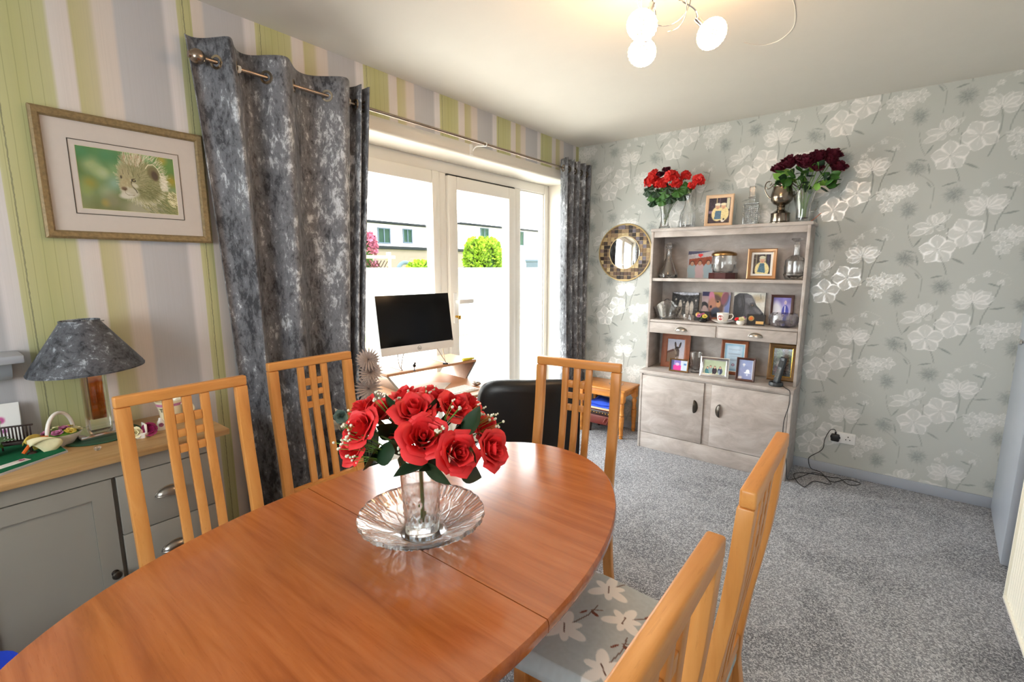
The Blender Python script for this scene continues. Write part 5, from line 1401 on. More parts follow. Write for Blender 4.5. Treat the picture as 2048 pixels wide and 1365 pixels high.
for s in (-1, 1):
    MB().tube(spline([(s*.062, 0, .16), (s*.085, 0, .185), (s*.102, 0, .225), (s*.098, 0, .262), (s*.078, 0, .272), (s*.066, 0, .258), (s*.076, 0, .246)], 6), lambda t_: .0042-.0012*t_, 8).tube(spline([(s*.098, 0, .240), (s*.085, 0, .225), (s*.07, 0, .232), (s*.056, 0, .246)], 5), .0028, 8).build('handle', 'tarnish_silver', tc_)
pv = vessel('wide_cut_vase', 'flared cut glass vase holding the burgundy peonies', 'vase', (1.735, -.150, ZT), [(.034, 0), (.038, .004), (.038, .05), (.045, .11), (.058, .165), (.067, .195), (.064, .195), (.052, .16), (.040, .10), (.033, .03), (0, .02)], 32, facet(2, 4, .045))
pf = thing('peony_bunch', 'spreading bunch of dark burgundy peonies and green leaves', 'flowers', (1.735, -.150, ZT+.022))
for i, (x, z, r_, y) in enumerate(((1.584, 2.002, .038, -.01), (1.642, 2.028, .046, -.03), (1.703, 2.040, .042, .01), (1.735, 2.015, .048, -.05), (1.788, 2.036, .050, -.02), (1.866, 2.052, .040, 0), (1.897, 1.975, .040, 0), (1.797, 1.978, .032, -.06), (1.862, 2.015, .030, -.02))):
    c_ = Vector((x-1.735, y, z-ZT-.022)); d = (c_*1.5+Vector((.1, -.55, .3))).normalized()
    rose(MB(), c_, d, r_*1.3, 6, i*1.3+.5, .35, .45).build('peony', 'burgundy', pf, smooth=180)
    MB().tube(spline([(c_.x*.08, c_.y*.1, .005), (c_.x*.2, c_.y*.2, .15), (c_.x*.75, c_.y*.9, c_.z-.06), c_-d*.01], 6), .0024, 6).build('stem', 'leaf_light', pf)
for i in range(80):
    rr = random.Random(i+50); x = rr.uniform(-.17, .175); z = .185+rr.uniform(0, .12)-abs(x)*.05; y = rr.uniform(-.08, .05)
    leafpatch(MB(), (x*.8, y, z), (x*5, -.6+rr.uniform(-.4, .4), rr.uniform(-.6, .5)), .065, .024, .3, roll=i*1.9).build('leaf', ('leaf_dark', 'leaf_mid', 'leaf_mid', 'leaf_light')[i % 4], pf, smooth=180)
gb = vessel('glass_globe', 'small round smoky glass globe behind the peony vase', 'ornament', (1.775, -.055, ZT), [(.016, 0), (.020, .004), (.014, .035), (.012, .07), (.026, .09), (.031, .115), (.024, .138), (0, .146)], 24)
og = thing('orange_ribbon', 'short orange paper ribbon curling up at the dresser top corner', 'ribbon', (1.785, -.215, ZT)); o_ = MB().grid(lambda u, v: (.058*u, -.012+.018*v, .0+.035*math.sin(u*1.7)*u+.012*u), 10, 2).build('ribbon', 'orange_tag', og, smooth=180); s_ = o_.modifiers.new('t', 'SOLIDIFY'); s_.thickness = .001; s_.offset = 1

# ------------------------------------------------------------------ photographs
def person(c, x, y, s, coat, skin='#d8a88a', hair='#3a2a22', hat=None, body=True):
    if body: c.ell(x, y-.30*s, .21*s, .30*s, coat, 0, .12)
    c.ell(x, y+.02*s, .095*s, .125*s, hair, 0, .15); c.ell(x, y, .078*s, .105*s, skin, 0, .15)
    for dx in (-.03, .03): c.ell(x+dx*s, y+.015*s, .010*s, .008*s, '#4a3026', 0, .4)
    c.line([(x-.025*s, y-.045*s), (x+.025*s, y-.045*s)], .006*s, '#a05a50')
    if hat: c.ell(x, y+.09*s, .105*s, .055*s, hat, 0, .15)
def two_women():
    c = Cv(.76, 70, '#2b2236'); c.rect(.26, .55, .30, 1, '#b9a884'); c.rect(.36, .55, .40, 1, '#6a5a6a'); c.rect(.62, .55, .72, .98, '#c9c8b0'); c.rect(0, .40, .14, .5, '#7a6a86')
    person(c, .32, .66, .95, '#ead9a2', hat='#e4e0cf', hair='#c9bca8'); person(c, .52, .66, .95, '#e8d8a0', hat='#e9dfbe', hair='#c9bca8')
    c.poly([(.25, .50), (.45, .50), (.46, .16), (.22, .16)], '#47708c'); c.noise(.12, 40, 3); c.ell(.52, .10, .06, .05, '#e9e4dc'); c.ell(.55, .16, .03, .04, '#2a2428'); return c
framed('framed_photo', 'pale wood framed photo of two women in cream coats on the dresser top', (1.235, -.185, ZT), .182, .218, .022, 'beige_frame', two_women(), rz=R(6), lean=8)
def three_women():
    c = Cv(.86, 80, '#9a8f8a'); c.grad('#b8b0b4', '#a79c98'); c.poly([(0, 1), (.86, 1), (.5, .93), (0, .86)], '#56566e'); c.poly([(.05, .70), (.80, .80), (.80, .40), (.05, .40)], '#8e4630'); c.noise(.08, 14, 3)
    for x, co, y in ((.16, '#8fa0a6', .53), (.42, '#b59a9c', .55), (.70, '#93a3ab', .56)):
        c.rect(x-.12, 0, x+.12, .40, co, .03); person(c, x, y, .75, co, '#b98a70', '#3a2420')
    c.ell(.39, .85, .05, .045, '#e03a3a'); c.ell(.45, .85, .05, .045, '#e03a3a'); c.poly([(.34, .84), (.50, .84), (.42, .75)], '#e03a3a'); return c
ph1 = thing('photo_card', 'unframed photo card of three women under a red heart', 'photo', (1.095, -.075, Z1)); Mc = RX(R(-6)); MB().rbox(-.092, .092, 0, .0015, 0, .202, .0005, 1, Mc).build('card', 'paper_white', ph1); three_women().mesh('print', .184, .200, ph1, 'print_gloss', Mc, z0=.001, y=-.0006)
def old_lady():
    c = Cv(.72, 80, '#1e2230'); c.rect(.10, 0, .14, 1, '#7a7a6a'); c.rect(.48, 0, .52, 1, '#8a8a70'); c.rect(.56, .2, .66, 1, '#2a2d4a')
    c.ell(.37, .22, .30, .40, '#e4d79c', 0, .12); c.poly([(.28, .55), (.46, .55), (.52, .05), (.18, .10)], '#3f6e86'); c.noise(.16, 38, 5); c.ell(.37, .72, .13, .16, '#b9b09a', 0, .2); c.ell(.37, .68, .095, .13, '#d2a58c', 0, .2); c.ell(.37, .84, .13, .08, '#c7c9b4', 0, .2)
    for dx in (-.035, .035): c.ell(.37+dx, .70, .014, .01, '#4a3026', 0, .4)
    c.line([(.33, .62), (.41, .62)], .008, '#8d5548'); return c
framed('framed_photo', 'bronze framed photo of a lady in a cream cardigan on the upper shelf', (1.527, -.165, Z1), .176, .205, .024, 'bronze_frame', old_lady(), rz=R(10), lean=9, mat_w=.014, dpt=.018)
decanter('ships_decanter', 'wide-based conical cut glass decanter on the upper shelf', (.880, -.130, Z1), [(.064, 0), (.069, .006), (.068, .03), (.050, .075), (.030, .125), (.020, .15), (.017, .20), (.020, .218), (.018, .218), (.013, .20), (.016, .15), (.040, .08), (.060, .025), (0, .014)], 32, facet(1, 4, .05), [(.010, .205), (.012, .218), (.026, .226), (.031, .240), (.026, .256), (.012, .262), (0, .263)])
decanter('globe_decanter', 'round bodied cut glass decanter at the right end of the upper shelf', (1.716, -.120, Z1), [(.050, 0), (.058, .010), (.064, .035), (.058, .05), (.062, .085), (.056, .125), (.038, .148), (.019, .158), (.016, .20), (.019, .225), (.017, .225), (.012, .20), (.014, .16), (.050, .12), (.052, .03), (0, .016)], 32, facet(2, 6, .055), [(.010, .215), (.012, .228), (.013, .245), (.028, .254), (.034, .260), (.032, .267), (.015, .270), (0, .270)])
jr = thing('lidded_jar', 'round cut glass jar with a domed gold lid on a dark plinth', 'jar', (1.280, -.145, Z1))
MB().prism([(.096*math.cos(PI/8+PI/4*k), .085*math.sin(PI/8+PI/4*k)) for k in range(8)], 0, .042).build('plinth', 'mahogany', jr, smooth=0)
MB().lathe([(.060, .043), (.064, .048), (.079, .075), (.082, .105), (.078, .140), (.074, .162), (.070, .162), (.076, .10), (.060, .055), (0, .052)], 40, mod=facet(2, 4, .03)).build('glass_body', 'crystal', jr, smooth=22)
MB().lathe([(.081, .160), (.083, .164), (.083, .174), (.078, .180), (.050, .190), (.020, .196), (0, .197)], 40).build('lid', 'gold_metal', jr)
# middle shelf
cb_ = vessel('crystal_basket', 'cut crystal basket with a swept rim at the left of the middle shelf', 'basket', (.893, -.155, Z2), [(.055, 0)], 3)
for c_ in list(cb_.children): bpy.data.objects.remove(c_)
def basket(u, v, k=1.):
    a = 2*PI*u; rim = .085+.048*math.cos(2*a+PI)*.9*0+.055*(math.cos(a)**2*.15+math.sin(a)**2*1.0)
    hh = (.075+.022*abs(math.cos(a))**3+.06*abs(math.sin(a))**6) ; rx = .070+.040*v; ry = .050+.018*v
    f_ = 1+(.04 if (int(u*40)+int(v*8)) % 2 else -.04)*(.1 < v < .9)
    return (rx*k*f_*math.cos(a), ry*k*f_*math.sin(a), hh*v+.004)
mb = MB().grid(lambda u, v: basket(u, v), 40, 8); mb.grid(lambda u, v: basket(1-u, v, .93), 40, 8); mb.lathe([(0, 0), (.050, 0), (.062, .004), (.060, .01), (0, .01)], 28); mb.build('bowl', 'crystal', cb_, smooth=18)
MB().tube([(0, .060*math.cos(PI*k/14), .12+.03*math.sin(PI*k/14)) for k in range(15)], .006, 8).build('handle', 'crystal', cb_)
def bw_photo():
    c = Cv(1.03, 70, '#2b2a2a'); c.poly([(0, 1), (1.03, 1), (1.03, .93), (.8, .90), (.4, .90), (.1, .95)], '#c3c6d2'); c.noise(.25, 12, 3); c.rect(0, 0, 1.03, .16, '#a59c96', .04)
    for i, (x, y, s, w_) in enumerate(((.16, .80, .6, 0), (.34, .74, .7, 1), (.48, .70, .6, 0), (.62, .70, .7, 1), (.78, .70, .75, 1), (.93, .78, .6, 0))):
        c.ell(x, .40, .075, .30, '#cfc9c0' if w_ else '#4a4846', 0, .2); c.ell(x, y-.06, .05*s*1.3, .07*s*1.2, '#2f2d2c', 0, .2); c.ell(x, y-.075, .04*s*1.3, .055*s*1.2, '#bdb4aa', 0, .2)
    c.noise(.2, 30, 8); return c
def photo_block(label, loc, w_, h_, cv, rz=0, lean=5, t_=.018):
    root = thing('photo_canvas', label, 'photo', loc, rz); M = RX(R(-lean))
    MB().box(-w_/2, w_/2, 0, t_, 0, h_, M).build('block', 'canvas_edge', root, smooth=0); cv.mesh('print', w_, h_, root, 'print', M, z0=0, y=-.0006); return root
photo_block('black and white wedding group photo on a block', (.995, -.060, Z2), .198, .203, bw_photo(), R(4))
def dog_ears():
    c = Cv(.98, 80, '#a58f92'); c.noise(.1, 6, 2); c.rect(0, .85, .3, 1, '#2b2850'); c.rect(.35, .80, .72, 1, '#a68f3c', .1); c.rect(.80, .1, .98, .9, '#6f7fb4', .08)
    c.ell(.50, .50, .26, .42, '#5a4038', .1, .25); c.ell(.34, .80, .10, .24, '#c77a96', .15, .3); c.ell(.78, .80, .11, .24, '#b8627e', -.2, .3); c.ell(.80, .75, .13, .26, '#4a3430', -.2, .2, .5)
    c.ell(.38, .55, .14, .26, '#b07a66', .1, .5); c.ell(.58, .58, .08, .12, '#c08a62', 0, .5); c.ell(.56, .66, .04, .03, '#1e1614', 0, .3); c.ell(.33, .48, .04, .05, '#3a2730', 0, .3); c.ell(.50, .28, .16, .18, '#3a4054', 0, .4); c.ell(.50, .20, .07, .05, '#1b1a20', 0, .4)
    c.ell(.10, .50, .13, .15, '#1c1a1c', .4, .2); c.ell(.12, .40, .09, .12, '#b49a94', .3, .2); c.rect(0, 0, .98, .1, '#7a3a4a', .1, .6); return c
photo_block('photo canvas of a brown dog with pink pricked ears', (1.217, -.050, Z2), .197, .212, dog_ears(), R(2))
def dog_head():
    c = Cv(1., 110, '#d6d3ca'); c.noise(.12, 5, 4); c.ell(.75, .8, .2, .1, '#bba98a', 0, 1.2); c.line([(.84, .95), (.86, .8)], .012, '#8a8a80')
    c.poly([(0, .02), (0, .86), (.16, .97), (.40, .97), (.56, .90), (.66, .74), (.74, .58), (.90, .42), (.98, .33), (.97, .22), (.86, .16), (.66, .17), (.50, .22), (.40, .10), (.3, 0)], '#3b393c')
    c.ell(.50, .74, .17, .13, '#77757b', -.4, .8); c.ell(.46, .88, .12, .05, '#5a585d', -.3, .8); c.ell(.78, .40, .16, .06, '#68666b', -.65, .8); c.ell(.60, .36, .16, .10, '#4d4b50', -.4, .8)
    c.ell(.16, .52, .15, .40, '#232124', .06, .25); c.ell(.20, .66, .07, .20, '#48464b', .1, .8); c.line([(.30, .90), (.36, .62), (.33, .30), (.26, .06)], .014, '#17161a')
    c.ell(.44, .42, .06, .28, '#5d5b60', .15, .9, .7); c.ell(.60, .585, .06, .032, '#1a1618', -.25, .4); c.ell(.605, .588, .026, .020, '#8a6a55', 0, .3); c.ell(.605, .588, .011, .012, '#0c0a0b', 0, .3); c.line([(.53, .64), (.60, .655), (.67, .62)], .010, '#242226')
    c.ell(.94, .295, .045, .05, '#121113', -.4, .35); c.line([(.58, .24), (.74, .225), (.92, .225)], .010, '#161518'); c.ell(.76, .195, .14, .035, '#5b4f53', 0, .8)
    c.rect(0, 0, 1, .10, '#6a6a76', .1, .4); c.noise(.06, 34, 2); return c
photo_block('photo canvas of a grey dog head in profile', (1.443, -.050, Z2), .202, .216, dog_head(), R(2))
def suit_man():
    c = Cv(.80, 70, '#8f86c8'); c.grad('#7d74c4', '#d8d2ea'); c.noise(.15, 6, 2); c.ell(.15, .4, .26, .42, '#dfe0ee', 0, .5); c.ell(.56, .42, .15, .28, '#3b3fae', 0, .15); person(c, .55, .80, .7, '#3b3fae', '#d7c4d6', '#9a94c0', body=False); c.line([(.54, .66), (.55, .4)], .02, '#e6e2f4'); c.rect(.48, 0, .66, .22, '#3238a0', .03); c.ell(.28, .40, .09, .10, '#e9e4f0', 0, .3); return c
framed('framed_photo', 'red-brown and gilt framed photo of a man in a blue suit', (1.655, -.085, Z2), .140, .208, .018, 'dark_wood_frame', suit_man(), rz=R(8), lean=8)
tag(MB().rbox(-.026, .026, -.012, .012, 0, .045, .003, 2).build('glass_block', 'crystal', None, loc=(1.045, -.135, Z2)), 'little clear glass block beside the wedding photo', 'ornament')
def badge(root, M, x, z, r_):
    o_ = MB().lathe([(0, .001), (r_, .001), (r_, .003), (r_*.9, .004), (0, .004)], 24, M=M @ T(x, 0, z) @ RX(R(90)))
    for k in range(18): o_.ball((x+r_*math.cos(k*PI/9), -.003, z+r_*math.sin(k*PI/9)), r_*.17, 6, 4, M=M)
    o_.build('wreath_badge', 'gold_plate', root); MB().lathe([(0, .004), (r_*.6, .004), (r_*.55, .0055), (0, .006)], 16, M=M @ T(x, 0, z) @ RX(R(90))).build('badge_centre', 'orange_tag', root)
for lab, loc, w_, h_, plate, rz_ in (('black wall plaque with a wreath badge left of the teacup', (1.147, -.130, Z2), .105, .072, False, R(3)), ('black plaque with a wreath badge and gold name plate', (1.522, -.190, Z2), .112, .075, True, R(3))):
    pl_ = thing('award_plaque', lab, 'plaque', loc, rz_); M = RX(R(-12)); MB().rbox(-w_/2, w_/2, 0, .008, 0, h_, .001, 1, M).build('board', 'black_card', pl_); badge(pl_, M, -w_*.26, h_*.62, .0165)
    if plate: MB().rbox(.0, .048, -.0012, 0, .010, .030, .0005, 1, M).build('name_plate', 'gold_plate', pl_)
    MB().rbox(-.02, .02, .008, .040, 0, .003, .001).build('foot', 'black_card', pl_)
def posy(label, loc, potmat, fl, r_=.032):
    root = thing('china_posy', label, 'ornament', loc); MB().lathe([(r_*.6, 0), (r_*.95, .010), (r_, .022), (r_*.8, .030), (0, .030)], 24).build('pot', potmat, root)
    for x, y, z, m, q in fl: petals(MB(), (x, y, z), q, 3, 5, (x*8, y*8-.5, .6)).build('flower', m, root, smooth=180)
    MB().ball((0, 0, .030), r_*.8, 12, 6, (1, 1, .4)).build('foliage', 'leaf_mid', root); return root
posy('china posy in a round black pot beside the teacup', (1.180, -.205, Z2), 'black_plastic', ((-.024, -.008, .044, 'petal_pink', .020), (.016, -.016, .042, 'petal_yellow', .020), (-.004, .010, .056, 'tag_pink', .014), (.008, .004, .05, 'petal_cream', .012)))
posy('white based china posy with red and cream flowers beside the plaque', (1.432, -.210, Z2), 'porcelain', ((-.022, -.010, .038, 'rose_red', .016), (.010, -.014, .040, 'petal_cream', .021), (.014, .012, .046, 'petal_pink', .016), (-.008, .006, .044, 'leaf_light', .012)), .028)
sa = thing('saucer', 'white china saucer under the teacup on the middle shelf', 'saucer', (1.312, -.195, Z2)); MB().lathe([(.030, 0), (.034, .004), (.060, .014), (.074, .022), (.075, .023), (.071, .021), (.050, .011), (.030, .007), (0, .006)], 36).build('dish', 'porcelain', sa)
tcp = thing('teacup', 'white china teacup printed with a portrait in red', 'cup', (1.312, -.195, Z2+.0065)); MB().lathe([(.022, 0), (.024, .004), (.034, .016), (.038, .035), (.041, .066), (.0415, .068), (.039, .066), (.036, .035), (.030, .014), (0, .008)], 36).build('cup', 'porcelain', tcp)
MB().tube(spline([(.039, 0, .058), (.060, -.002, .062), (.068, -.003, .046), (.055, -.002, .028), (.038, 0, .024)], 6), .0035, 8).build('handle', 'porcelain', tcp)
def cup_print(a0, w_, z0, z1):
    mb = MB(); mb.grid(lambda u, v: ((.0352+.0055*(z0+(z1-z0)*v-.016)/.05+.0017)*math.cos(a0+(u-.5)*w_), (.0352+.0055*(z0+(z1-z0)*v-.016)/.05+.0017)*math.sin(a0+(u-.5)*w_), z0+(z1-z0)*v), 24, 24)
    uu, vv = np.meshgrid(np.linspace(0, 1, 25), np.linspace(0, 1, 25)); c = Cv(1., 24, '#f4f1ea'); c.ell(.5, .5, .42, .46, '#9c2430', 0, .1); c.ell(.55, .47, .33, .38, '#f4f1ea', 0, .1); c.ell(.52, .52, .20, .26, '#e7b9ac', 0, .2); c.ell(.50, .68, .22, .12, '#7a4a3c', 0, .2); c.ell(.5, .24, .26, .14, '#b8404a', 0, .2)
    return mb.build('portrait', 'print', tcp, smooth=180, cols=c.linear().reshape(-1, 3))
cup_print(R(-100), 1.1, .018, .056)
bwz = thing('wooden_shell', 'small brown wooden ornament tucked behind the teacup', 'ornament', (1.238, -.120, Z2)); MB().ball((0, 0, .016), .016, 14, 10, (1.4, .8, 1)).build('shell', 'teak_frame', bwz); MB().rbox(-.016, .016, -.010, .010, 0, .005, .002).build('base', 'mahogany', bwz)
vessel('crystal_bowl', 'squat cut crystal bowl at the right end of the middle shelf', 'bowl', (1.682, -.150, Z2), [(.055, 0), (.068, .006), (.084, .030), (.088, .052), (.080, .078), (.074, .090), (.070, .089), (.075, .076), (.080, .05), (.060, .014), (0, .010)], 40, facet(1, 5, .05))
# lower shelf
def donkey():
    c = Cv(.80, 90, '#b8bccb'); c.grad('#aeb4c8', '#cfc4c9'); c.rect(.25, 0, .8, .03, '#8d4a7a', .02)
    c.poly([(0, 0), (.32, 0), (.45, .30), (.40, .45), (.30, .50), (.10, .42), (0, .40)], '#7a675a'); c.poly([(.02, .46), (.30, .58), (.34, .50), (.1, .40), (0, .38)], '#5a4038'); c.ell(.45, .50, .115, .16, '#4e423e', .2, .2); c.ell(.49, .34, .075, .17, '#5b4f4a', -.1, .2); c.ell(.50, .20, .055, .07, '#9a8a82', 0, .25); c.ell(.40, .45, .05, .12, '#8b7a6c', .3, .5)
    c.ell(.38, .74, .042, .14, '#1d1716', .18, .2); c.ell(.58, .74, .042, .14, '#1d1716', -.28, .2); c.ell(.40, .73, .016, .09, '#6a5650', .18, .3); c.ell(.565, .72, .016, .09, '#6a5650', -.28, .3); c.ell(.46, .64, .07, .04, '#2a1f1c', 0, .4); c.ell(.43, .50, .014, .014, '#151010', 0, .4); c.ell(.545, .51, .012, .014, '#151010', 0, .4); c.ell(.48, .165, .012, .012, '#3a2c28', 0, .4); c.noise(.05, 40, 3); return c
framed('framed_photo', 'wide teak framed photo of a donkey head on the lower shelf', (.968, -.130, Z3), .212, .262, .042, 'teak_frame', donkey(), rz=R(4), lean=6, dpt=.012)
def pink_snap():
    c = Cv(1.6, 50, '#dfe3f0'); c.rect(0, 0, .35, 1, '#5a5f96', .15); c.rect(.35, .2, .95, 1, '#8a7cc8', .08); c.rect(.25, 0, 1.0, .50, '#e0459c', .06); c.ell(.62, .60, .2, .14, '#d7b8dc', 0, .3); c.rect(1.1, 0, 1.6, 1, '#c9dcf0', .2); c.rect(1.25, .55, 1.5, .72, '#5a8ac4', .04); return c
framed('framed_photo', 'small gold edged frame with a pink and violet snapshot', (1.045, -.262, Z3), .138, .096, .011, 'antique_gold', pink_snap(), rz=R(3), lean=9)
vessel('glass_tumbler', 'clear cut-based glass tumbler between the donkey and silver frames', 'glass', (1.150, -.205, Z3), [(.032, 0), (.034, .003), (.035, .035), (.038, .10), (.0415, .150), (.040, .151), (.036, .10), (.032, .030), (0, .016)], 32, lambda i, k, a: 1+(.03*(1 if k % 2 else -1) if i in (1, 2) else 0))
def group():
    c = Cv(1.5, 70, '#b7c4ab'); c.grad('#a9b89c', '#c6cfae'); c.noise(.06, 4, 2)
    for x, y, co in ((.28, .40, '#3f6f78'), (.48, .50, '#8aa4a4'), (.76, .48, '#3a2a34'), (1.12, .48, '#38425e')): person(c, x, y, .78, co, '#d3ab96', '#2a1f1c')
    c.rect(.62, 0, .68, .4, '#32222a', .04); c.rect(.2, 0, .36, .25, '#4a8288', .04); c.rect(1.02, 0, 1.1, .3, '#9fb0c4', .04); return c
framed('framed_photo', 'wide silver framed group photo of four friends', (1.300, -.278, Z3), .190, .140, .022, 'silver_frame', group(), rz=R(3), lean=8, dpt=.014)
def certificate():
    c = Cv(.70, 90, '#a9d0e8'); c.grad('#8cc0dc', '#9cc4de'); c.rect(.07, .08, .63, .93, '#c3dcf0', .06)
    for y, w_ in ((.80, .42), (.755, .18), (.65, .46), (.62, .40), (.55, .30), (.42, .40), (.39, .34)): c.line([(.35-w_/2, y), (.35+w_/2, y)], .005, '#7a86a0')
    c.ell(.33, .23, .06, .05, '#8a6a86', 0, .2); c.ell(.33, .23, .035, .03, '#c9b4cc', 0, .2); return c
framed('framed_photo', 'dark teak framed pale blue certificate standing behind the silver frame', (1.385, -.115, Z3), .180, .248, .022, 'teak_frame', certificate(), rz=R(3), lean=6, mat_w=.006)
def blue_snap():
    c = Cv(.74, 70, '#8793c0'); c.grad('#8a9ac8', '#8890bc'); c.noise(.05, 8, 3); c.ell(.27, .75, .07, .055, '#e3e6ee', 0, .3); c.ell(.27, .70, .04, .05, '#cfd4e2', 0, .4); c.ell(.48, .42, .09, .09, '#eceef2', 0, .3); c.ell(.46, .34, .16, .04, '#e4e8f0', 0, .4); c.ell(.46, .23, .04, .05, '#cdd6ea', 0, .5); c.ell(.06, .05, .16, .08, '#d8cfd0', .3, .6); c.rect(.70, .02, .74, .98, '#f2f2f6', .03); return c
framed('framed_photo', 'slim mahogany framed pale blue photo beside the phone', (1.500, -.278, Z3), .118, .160, .015, 'dark_wood_frame', blue_snap(), rz=R(3), lean=8)
def forest():
    c = Cv(.72, 90, '#33402f'); c.noise(.5, 9, 2); c.noise(.4, 22, 5)
    for x, y, a, b, col in ((.45, .92, .2, .08, '#b5b6cc'), (.22, .80, .12, .14, '#5a7a4a'), (.62, .75, .08, .22, '#5c6a3a'), (.50, .62, .10, .30, '#6b4a34'), (.25, .45, .12, .12, '#b9b4b0'), (.20, .20, .15, .18, '#7a4a58'), (.50, .22, .16, .2, '#3a2622'), (.36, .60, .08, .1, '#2a2322'), (.64, .95, .08, .05, '#8aa0c8')): c.ell(x, y, a, b, col, .1, .8, .75)
    c.noise(.25, 40, 7); return c
framed('framed_photo', 'deep antique gold frame with a dark woodland picture behind the phone', (1.690, -.105, Z3), .172, .252, .030, 'antique_gold', forest(), rz=R(4), lean=6, dpt=.018, extra=lambda root, M, iw, ih, bw: ring_frame(MB(), iw+.006, ih+.006, .005, [(0, .004), (0, .013), (.005, .010), (.005, .002)], M @ T(0, 0, bw-.003)).build('inner_slip', 'brass', root, smooth=0))
pc = thing('phone_cradle', 'dark grey cordless phone charging cradle on the lower shelf edge', 'phone cradle', (1.690, -.285, Z3))
MB().lathe([(.036, 0), (.042, .003), (.043, .018), (.040, .026), (.034, .024), (.030, .014), (0, .012)], 32).build('cradle', 'phone_grey', pc)
phn = thing('cordless_phone', 'slim dark grey cordless handset standing in its cradle', 'phone', (1.690, -.285, Z3+.012), R(-38)); Mp = RX(R(-10)) @ RY(R(5))
MB().rbox(-.022, .022, -.012, .012, .004, .182, .008, 3, Mp).build('handset', 'phone_grey', phn); MB().rbox(-.016, .016, -.0135, -.0118, .115, .160, .001, 1, Mp).build('display', 'screen_black', phn)
for i in range(4):
    for j in range(3): MB().rbox(-.014+.0105*j, -.007+.0105*j, -.0140, -.0118, .040+.016*i, .050+.016*i, .001, 1, Mp).build('key', 'pewter', phn)
cable = [(1.730, -.270, .6155), (1.750, -.330, .6165), (1.770, -.3605, .6155), (1.784, -.3635, .598), (1.786, -.363, .521), (1.766, -.363, .411), (1.768, -.363, .30), (1.79, -.362, .20), (1.806, -.372, .10), (1.812, -.36, .03), (1.83, -.30, .004), (1.87, -.22, .004), (1.93, -.09, .004), (1.99, -.10, .004), (2.04, -.222, .004), (1.95, -.235, .004), (1.905, -.37, .004), (1.83, -.20, .004), (1.90, -.12, .004), (2.03, -.10, .004), (2.077, -.08, .004), (2.135, -.159, .004), (2.19, -.093, .004), (2.117, -.07, .004), (2.043, -.175, .004), (1.97, -.05, .004), (1.912, -.032, .010), (1.892, -.030, .06), (1.900, -.030, .093), (1.963, -.028, .159), (1.971, -.028, .231), (1.993, -.028, .297), (2.015, -.026, .312), (2.027, -.025, .302)]
tag(MB().tube(spline(cable, 7), .0022, 6).build('phone_cable', 'black_plastic', None, smooth=180), 'black phone lead running down the dresser and tangled on the carpet', 'cable')

# ------------------------------------------------------------------ outdoors, seen through the glass
gd = struct(slab('garden_ground', -30, -.32, -12, 40, -.35, -.20, 'patio'))
lw = slab('lawn', -18.5, -5.6, -3, 30, -.20, -.17, 'lawn'); struct(lw)
gw = thing('garden_wall', 'low white rendered garden wall beyond the patio', 'wall', (-7, 4.5, -.2))
MB().box(-.15, .15, -8, 9, 0, 1.52).build('wall_face', 'outdoor_render', gw, smooth=0); MB().box(-.19, .19, -8, 9, 1.52, 1.56).build('coping', 'outdoor_render', gw, smooth=0)
stp = thing('stone_step', 'low rough stone edging along the patio', 'kerb', (-5.6, 5.0, -.2)); MB().rbox(-.2, .2, -1.6, 2.0, 0, .45, .04).build('kerb_stone', 'garden_wood', stp)
def house(label, y0, y1, X, zt, wins, gut):
    h = thing('neighbour_house', label, 'house', (X, (y0+y1)/2, -2.0)); yc = (y0+y1)/2
    MB().box(-6, 0, y0-yc, y1-yc, 0, zt+2.0).build('walls', 'outdoor_render', h, smooth=0)
    MB().add([(.35, y0-yc-.3, zt+2.0), (.35, y1-yc+.3, zt+2.0), (-3, y1-yc+.3, zt+2.0+1.0), (-3, y0-yc-.3, zt+2.0+1.0), (-6.35, y0-yc-.3, zt+2), (-6.35, y1-yc+.3, zt+2)], [(0, 1, 2, 3), (3, 2, 5, 4), (0, 3, 4), (1, 5, 2), (0, 4, 5, 1)]).build('roof', 'outdoor_roof_light', h, smooth=0)
    MB().rbox(.02, .38, y0-yc-.3, y1-yc+.3, zt+2.0-.10, zt+2.0+.02, .02).build('gutter', 'outdoor_gutter', h)
    for a_, b_, c_, d_ in wins:
        wn = MB(); fr_rect(wn, a_-yc, b_-yc, c_+2, d_+2, .06, .06, .06, .06, -.02, .05, .008); wn.rbox(-.02, .045, (a_+b_)/2-yc-.03, (a_+b_)/2-yc+.03, c_+2, d_+2, .008); wn = wn.build('window', 'bin_grey', h)
        MB().box(.0, .012, a_-yc+.05, b_-yc-.05, c_+2.05, d_+1.95).build('pane', 'outdoor_glass', wn, smooth=0)
    return h
plain('outdoor_roof_light', '#d9dadb', .8)
house('white rendered house with a two-light window and grey gutter beyond the garden', 7.0, 17.6, -20, 3.83, ((12.56, 13.42, 2.66, 3.52), (14.30, 15.0, 2.74, 3.56), (16.6, 17.2, 2.8, 3.57)), 0)
house('second white house seen through the middle glazed door', 19.4, 30.0, -20.4, 4.25, ((21.43, 22.33, 3.0, 4.08), (25.5, 26.5, 3.0, 4.08)), 0)
ext = thing('brick_extension', 'low red brick outbuilding with a dark gutter in front of the white house', 'outbuilding', (-18.6, 13.0, -2.0))
MB().box(-1.3, 0, -6, 6.2, 0, 4.30).build('brick_walls', 'outdoor_brick', ext, smooth=0); MB().rbox(-1.35, .12, -6.1, 6.3, 4.30, 4.46, .02).build('flat_roof', 'outdoor_gutter', ext)
pg2 = thing('pergola', 'pale timber pergola post and beam with dark lattice', 'pergola', (-12, 6.7, -.2))
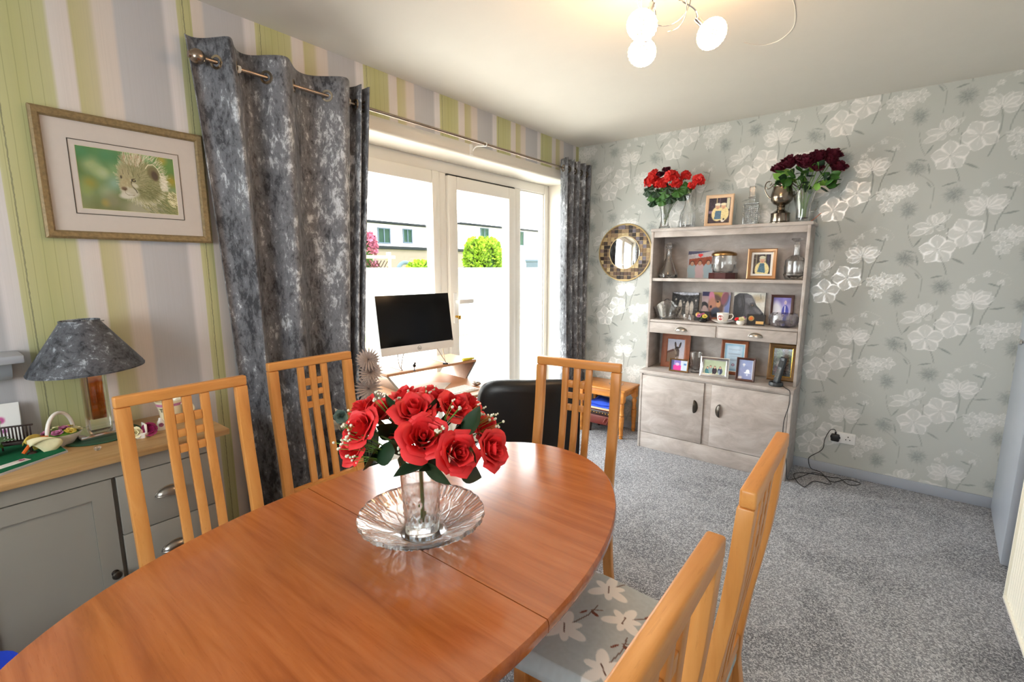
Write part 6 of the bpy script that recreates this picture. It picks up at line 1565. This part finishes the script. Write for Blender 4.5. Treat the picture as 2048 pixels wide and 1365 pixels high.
MB().rbox(-.06, .06, .36, .50, 0, 2.1, .01).build('post', 'garden_wood', pg2); MB().rbox(-.06, .06, -.75, -.62, 0, 2.1, .01).build('post', 'garden_wood', pg2); MB().rbox(-.05, .05, -.9, .7, 1.86, 1.98, .01).build('beam', 'garden_wood', pg2)
for k in range(6):
    MB().rbox(-.01, .01, -.012, .012, -.55, .55, .003, 1, M=T(0, -.50+.14*k, 1.35) @ RX(R(35))).build('lattice_slat', 'dark_wood_trellis', pg2); MB().rbox(-.01, .01, -.012, .012, -.55, .55, .003, 1, M=T(.02, -.50+.14*k, 1.35) @ RX(R(-35))).build('lattice_slat', 'dark_wood_trellis', pg2)
ar_ = thing('garden_arch', 'dark curved garden ornament behind the low wall', 'ornament', (-11, 7.05, -.2)); MB().tube([(0, .30*math.cos(PI*k/14), 1.45+.28*math.sin(PI*k/14)) for k in range(15)], .07, 10).build('arch', 'bin_grey', ar_); MB().rbox(-.07, .07, -.37, -.23, 0, 1.46, .02).rbox(-.07, .07, .23, .37, 0, 1.46, .02).build('leg', 'outdoor_render', ar_)
def shrub(name, label, loc, rx, ry, z0, z1, mat, core, n, ls, seed):
    root = thing(name, label, 'shrub', loc); rr = np.random.RandomState(seed)
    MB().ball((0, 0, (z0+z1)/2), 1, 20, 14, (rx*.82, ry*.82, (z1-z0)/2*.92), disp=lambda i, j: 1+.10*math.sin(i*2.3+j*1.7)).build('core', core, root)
    MB().tube([(0, 0, 0), (0, 0, z0+.3)], .05, 8).build('trunk', 'garden_wood', root)
    mb = MB()
    for k in range(n):
        a = rr.uniform(0, 2*PI); t_ = math.acos(rr.uniform(-1, 1)); q = rr.uniform(.82, 1.06); e = .55
        sx = math.sin(t_); d = Vector((sx*math.cos(a), sx*math.sin(a), math.cos(t_)))
        f_ = lambda v: math.copysign(abs(v)**e, v)
        p = Vector((rx*q*f_(d.x), ry*q*f_(d.y), (z0+z1)/2+(z1-z0)/2*q*f_(d.z)))
        A = aim(p, d+Vector(rr.uniform(-.7, .7, 3)), rr.uniform(0, 6)); s = ls*rr.uniform(.6, 1.3)
        mb.add([(-s*.5, 0, 0), (0, -.1*s, s*.6), (s*.5, 0, 0), (0, .1*s, -s*.8)], [(0, 1, 2), (0, 2, 3)], A)
    mb.build('foliage', mat, root, smooth=0)['kind'] = 'stuff'; return root
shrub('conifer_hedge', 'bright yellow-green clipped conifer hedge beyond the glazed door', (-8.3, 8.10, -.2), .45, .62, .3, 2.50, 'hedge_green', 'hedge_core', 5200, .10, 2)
shrub('flowering_shrub', 'pink blossoming shrub at the left of the garden', (-13.2, 6.75, -.2), .5, .55, 1.0, 2.85, 'blossom_pink', 'hedge_core', 1500, .13, 3)
shrub('low_shrub', 'low light green shrub growing behind the garden wall', (-8.2, 5.45, -.2), .35, .55, .2, 1.74, 'hedge_green', 'hedge_core', 1500, .09, 4)
wb = thing('wheelie_bin', 'grey wheeled bin standing by the garden wall', 'bin', (-7.75, 10.35, -.2)); MB().add([(-.2, -.2, 0), (.2, -.2, 0), (.2, .2, 0), (-.2, .2, 0), (-.27, -.27, 1.75), (.27, -.27, 1.75), (.27, .27, 1.75), (-.27, .27, 1.75)], [(3, 2, 1, 0), (4, 5, 6, 7), (0, 1, 5, 4), (1, 2, 6, 5), (2, 3, 7, 6), (3, 0, 4, 7)]).build('body', 'bin_grey', wb, smooth=0); MB().rbox(-.3, .3, -.3, .3, 1.75, 1.84, .03).build('lid', 'bin_grey', wb)
